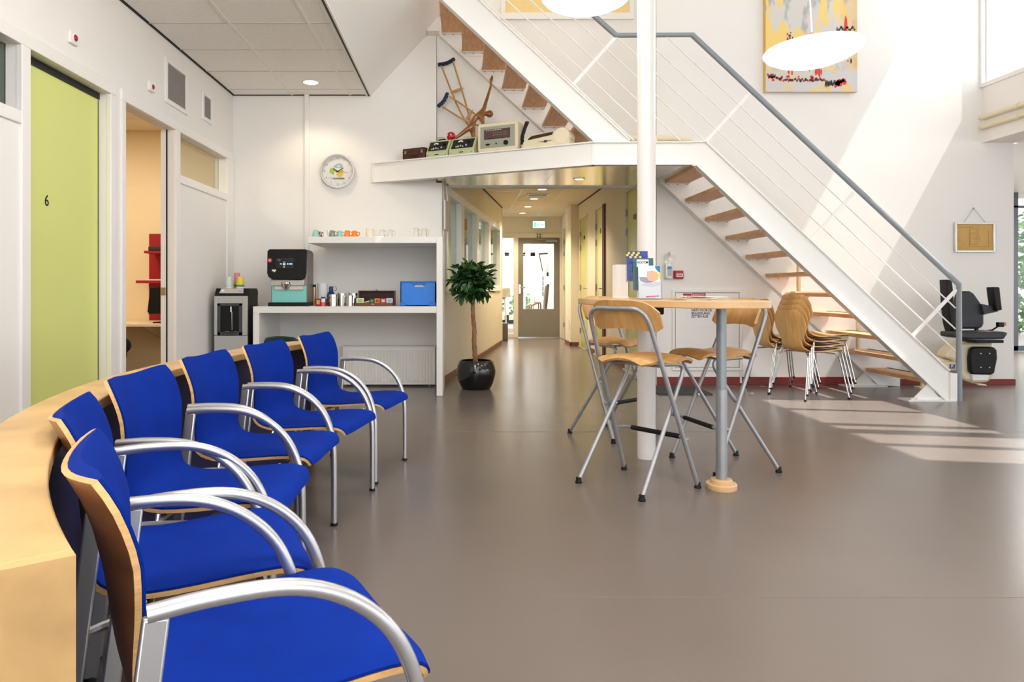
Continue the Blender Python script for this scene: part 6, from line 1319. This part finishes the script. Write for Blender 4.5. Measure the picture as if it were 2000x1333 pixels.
g = MB(); g.box(PX(970, yb2), PX(991, yb2), yb2 - .012, yb2, .04, PZ(634, yb2)); dd_ = part('door', g, M_WNG, cb, bevel=.002)
g = MB(); g.cyl((PX(981, yb2), yb2 - .014, PZ(636, yb2)), (PX(981, yb2), yb2 - .04, PZ(636, yb2)), .008, n=8); part('knob', g, M_CHROME, dd_)
# socket on the corridor pier
g = MB(); xs3 = PX(1115, 12.44); g.box(xs3 - .012, xs3, 12.62, 12.70, .30, .46); solo('wall_socket', g, M_FRAME, 'white double socket low on the corridor pier', 'socket', bevel=.003)
# notice holder on the oblique wall start
yn = 7.62; g = MB(); xq = PX(862, yn)
t = thing('wall_sign_holder', 'narrow steel sign holder on the corridor wall above the counter end', 'sign', (lw(yn) + .02, yn, PZ(450, yn)))
g = MB(); obl(g, yn - .11, yn + .09, PZ(450, yn), PZ(393, yn), .022, -.004); part('frame', g, M_ALU, t)
g = MB(); obl(g, yn - .09, yn + .07, PZ(448, yn), PZ(396, yn), .024, -.022); part('insert', g, pm('insert_beige', (.55, .48, .36), .3), t, smooth=False)
# far room furniture
yA = 16.6; B = lambda a, b, y=yA: P(a, b, y)
t = thing('lamp_arm', 'black jointed lamp arm on the white wall of the far room', 'lamp', B(1071, 497, yA)); g = MB(); g.tube([B(1071, 495), B(1053, 496.5)], .02, 8); part('upper_arm', g, M_BLKP, t); g = MB(); g.tube([B(1053, 496), B(1060, 531)], .014, 8); part('lower_arm', g, pm('arm_dark_green', (.03, .06, .04), .4), t)
g = MB(); g.box(PX(1070, yA), PX(1073.5, yA), yA - .02, yA + .06, PZ(600, yA), PZ(492, yA)); part('wall_post', g, M_STEELW, t)
t = thing('wall_dispenser', 'white paper dispenser on the far room wall', 'dispenser', B(1069, 531, 16.2)); g = MB(); g.box(PX(1066, 16.2), PX(1073, 16.2), 16.2, 16.5, PZ(531, 16.2), PZ(509, 16.2)); part('body', g, M_PAPER, t, bevel=.02); g = MB(); g.box(PX(1068, 16.2), PX(1072, 16.2), 16.22, 16.3, PZ(540, 16.2), PZ(532, 16.2)); part('nozzle', g, M_BLKP, t, bevel=.01)
t = thing('storage_rack', 'narrow white rack with dark drawers in the far room', 'rack', (PX(1060, 17), 17.0, 0)); g = MB(); g.box(PX(1057.5, 17), PX(1063, 17), 17.0, 17.25, 0, PZ(531, 17)); part('frame', g, M_PAPER, t, bevel=.01)
for k in range(4): g = MB(); g.box(PX(1058.6, 17), PX(1062, 17), 16.99, 17.0, PZ(548 + 10 * k, 17), PZ(540 + 10 * k, 17)); part('drawer', g, pm('drawer_grey', (.2, .22, .25), .5), t, smooth=False)
t = thing('leaning_board', 'dark board leaning against the far room wall', 'board', (PX(1062, 15.6), 15.6, 0)); g = MB(); g.bar((PX(1060, 15.6), 15.6, .01), (PX(1070, 15.6), 15.75, PZ(558, 15.6)), .45, .05, up=(1, 0, 0)); part('panel', g, pm('board_dark', (.05, .045, .04), .5), t, bevel=.004); g = MB(); g.bar((PX(1057.5, 15.6), 15.5, .01), (PX(1066.5, 15.6), 15.65, PZ(559, 15.6)), .05, .05, up=(1, 0, 0)); part('edge_strip', g, pm('board_edge', (.55, .52, .46), .5), t)
yc2 = 16.0; t = thing('armchair', 'light armchair with bent wooden arms in the far room', 'chair', (PX(1046, yc2), yc2, 0))
g = MB(); g.box(PX(1036, yc2), PX(1056, yc2), yc2, yc2 + .45, .40, .47); part('seat', g, pm('chair_beige', (.5, .42, .32), .8), t, bevel=.02); g = MB(); g.bar((PX(1040, yc2), yc2 + .25, .45), (PX(1046, yc2), yc2 + .3, .82), .4, .04, up=(1, 0, 0)); part('backrest', g, M_PAPER, t, bevel=.015)
for dy in (.0, .45):
    g = MB(); g.tube(fillet([(PX(1038, yc2), yc2 + dy, 0), (PX(1037, yc2), yc2 + dy, .62), (PX(1056, yc2), yc2 + dy, .70), (PX(1057, yc2), yc2 + dy, 0)], .06, 5), .016, 8); part('leg_frame', g, pm('chair_wood', (.22, .12, .06), .5), t)
t = thing('side_chair', 'chair with a navy seat just visible behind the corridor side light', 'chair', (PX(984, 15.9), 15.9, 0)); g = MB(); g.box(PX(970, 15.9), PX(988, 15.9), 15.9, 16.3, .78, .82); part('seat', g, M_NB, t, bevel=.01)
for a in (971, 986):
    g = MB(); g.tube([(PX(a, 15.9), 15.95, .78), (PX(a + 4, 15.9), 15.92, .02)], .018, 8); part('leg', g, M_PAPER, t)
    g = MB(); g.ball((PX(a + 4, 15.9), 15.92, .02), .024, n=10, m=8); part('caster', g, M_RUB, t)
t = thing('notice_sheet', 'pale notice sheet on the side light glass', 'notice', (PX(988, YE), YE, PZ(581, YE))); g = MB(); g.box(PX(976, YE), PX(997, YE), YE + .008, YE + .018, PZ(581, YE), PZ(563, YE)); part('sheet', g, pm('notice_beige', (.62, .56, .47), .7), t, smooth=False)
for k in range(3): g = MB(); g.box(PX(983, YE), PX(994 - 2 * k, YE), YE + .006, YE + .008, PZ(568.6 + 4 * k, YE), PZ(568 + 4 * k, YE)); part('print_line', g, pm('print_brown', (.3, .26, .2), .7), t, smooth=False)
# side room lamp
t = thing('orange_lamp', 'orange shade of a hanging lamp behind the corridor windows', 'lamp', (-.75, 11.0, 1.72)); c3_ = (PX(900, 9.6) * 1.0, 0, 0)
lx, ly = PX(912, 11.2), 11.2; lz = PZ(448, ly); t.location = (lx, ly, lz); ROOT[t.name] = (Vector((lx, ly, lz)), 0.0)
g = MB(); g.lathe([(.02, .16), (.08, .14), (.16, .06), (.18, 0), (.175, 0), (.155, .055), (.075, .13), (.015, .15)], (lx, ly, lz), 28); part('shade', g, pm('shade_orange', (.62, .12, .05), .5), t); g = MB(); g.cyl((lx, ly, lz + .15), (lx, ly, 2.5), .004, n=6); part('cord', g, M_BLKP, t)
# =================================================================== OFFICE SEEN THROUGH THE OPEN DOORWAY
yo = 7.72
t = thing('red_shelf_unit', 'red wall shelf unit seen through the open doorway', 'shelf', (PX(305, yo), yo, PZ(626, yo))); M_REDW = pm('shelf_red', (.33, .008, .018), .45)
g = MB(); g.box(PX(291, yo), PX(345, yo), yo, yo + .028, PZ(626, yo), PZ(457, yo)); part('back_panel', g, M_REDW, t, bevel=.002)
yo2 = yo - .26
for a, b0, b1 in ((281, 490, 495), (265, 548, 553.5)): g = MB(); g.box(PX(a, yo2), PX(345, yo2), yo2, yo, PZ(b1, yo2), PZ(b0, yo2)); part('shelf', g, M_REDW, t, bevel=.002)
g = MB(); g.box(PX(287, yo2), PX(340, yo2), yo2 + .02, yo2 + .22, PZ(490, yo2), PZ(481, yo2)); solo('laptop_bag', g, pm('bag_black', (.02, .022, .03), .6), 'flat dark bag lying on the upper red shelf', 'bag', bevel=.012)
g = MB(); g.box(PX(283, yo2), PX(338, yo2), yo2 + .03, yo2 + .2, PZ(548, yo2), PZ(545.8, yo2)); solo('paper_sheets', g, M_PAPER, 'thin pile of paper on the lower red shelf', 'paper')
yd2 = 6.95; t = thing('wall_desk', 'pale wall-mounted desk top in the office behind the doorway', 'desk', (PX(290, yd2), yd2, 0)); zk = PZ(633, yd2)
g = MB(); g.box(-5.2, -2.62, yd2, 7.74, zk - .03, zk); part('desk_top', g, pm('desk_cream', (.78, .68, .5), .4), t, bevel=.004)
g = MB(); xb2 = PX(299, 7.3); g.prism([(7.05, zk - .03), (7.74, zk - .03), (7.74, zk - .25), (7.68, zk - .25)], xb2 - .015, xb2 + .015, 'yz'); part('bracket', g, pm('bracket_cream', (.7, .58, .38), .5), t)
ym2 = 7.10; t = thing('monitor', 'black computer monitor standing on the office desk', 'monitor', (PX(305, ym2), ym2, zk)); g = MB(); g.prism([(PX(287, ym2), PZ(614, ym2)), (PX(293, ym2), PZ(562, ym2)), (PX(345, ym2), PZ(558, ym2)), (PX(345, ym2), PZ(612, ym2))], ym2, ym2 + .04, 'xz'); part('screen', g, M_BLKP, t, bevel=.004)
g = MB(); g.box(PX(316, ym2), PX(324, ym2), ym2 + .04, ym2 + .07, zk, PZ(600, ym2)); g.box(PX(300, ym2), PX(335, ym2), ym2 - .02, ym2 + .12, zk, zk + .012); part('stand', g, M_BLKP, t)
g = MB(); g.cyl(P(289, 612, ym2 - .002), P(289, 612, ym2), .008, n=10); part('power_light', g, M_PAPER, t)
g = MB(); g.ball(P(240, 675, 6.3), .07, .06, .07, 14, 10); t = thing('office_chair', 'black office chair back just showing inside the doorway', 'chair', P(236, 675, 6.3)); part('armrest', g, M_BLKP, t)
g = MB(); q_ = P(232, 675, 6.3); g.cyl((q_[0] - .1, q_[1], .05), (q_[0] - .1, q_[1], q_[2]), .03, n=12); g.box(q_[0] - .35, q_[0] - .02, q_[1] - .2, q_[1] + .2, q_[2] - .12, q_[2] - .05); part('base', g, M_BLKP, t)
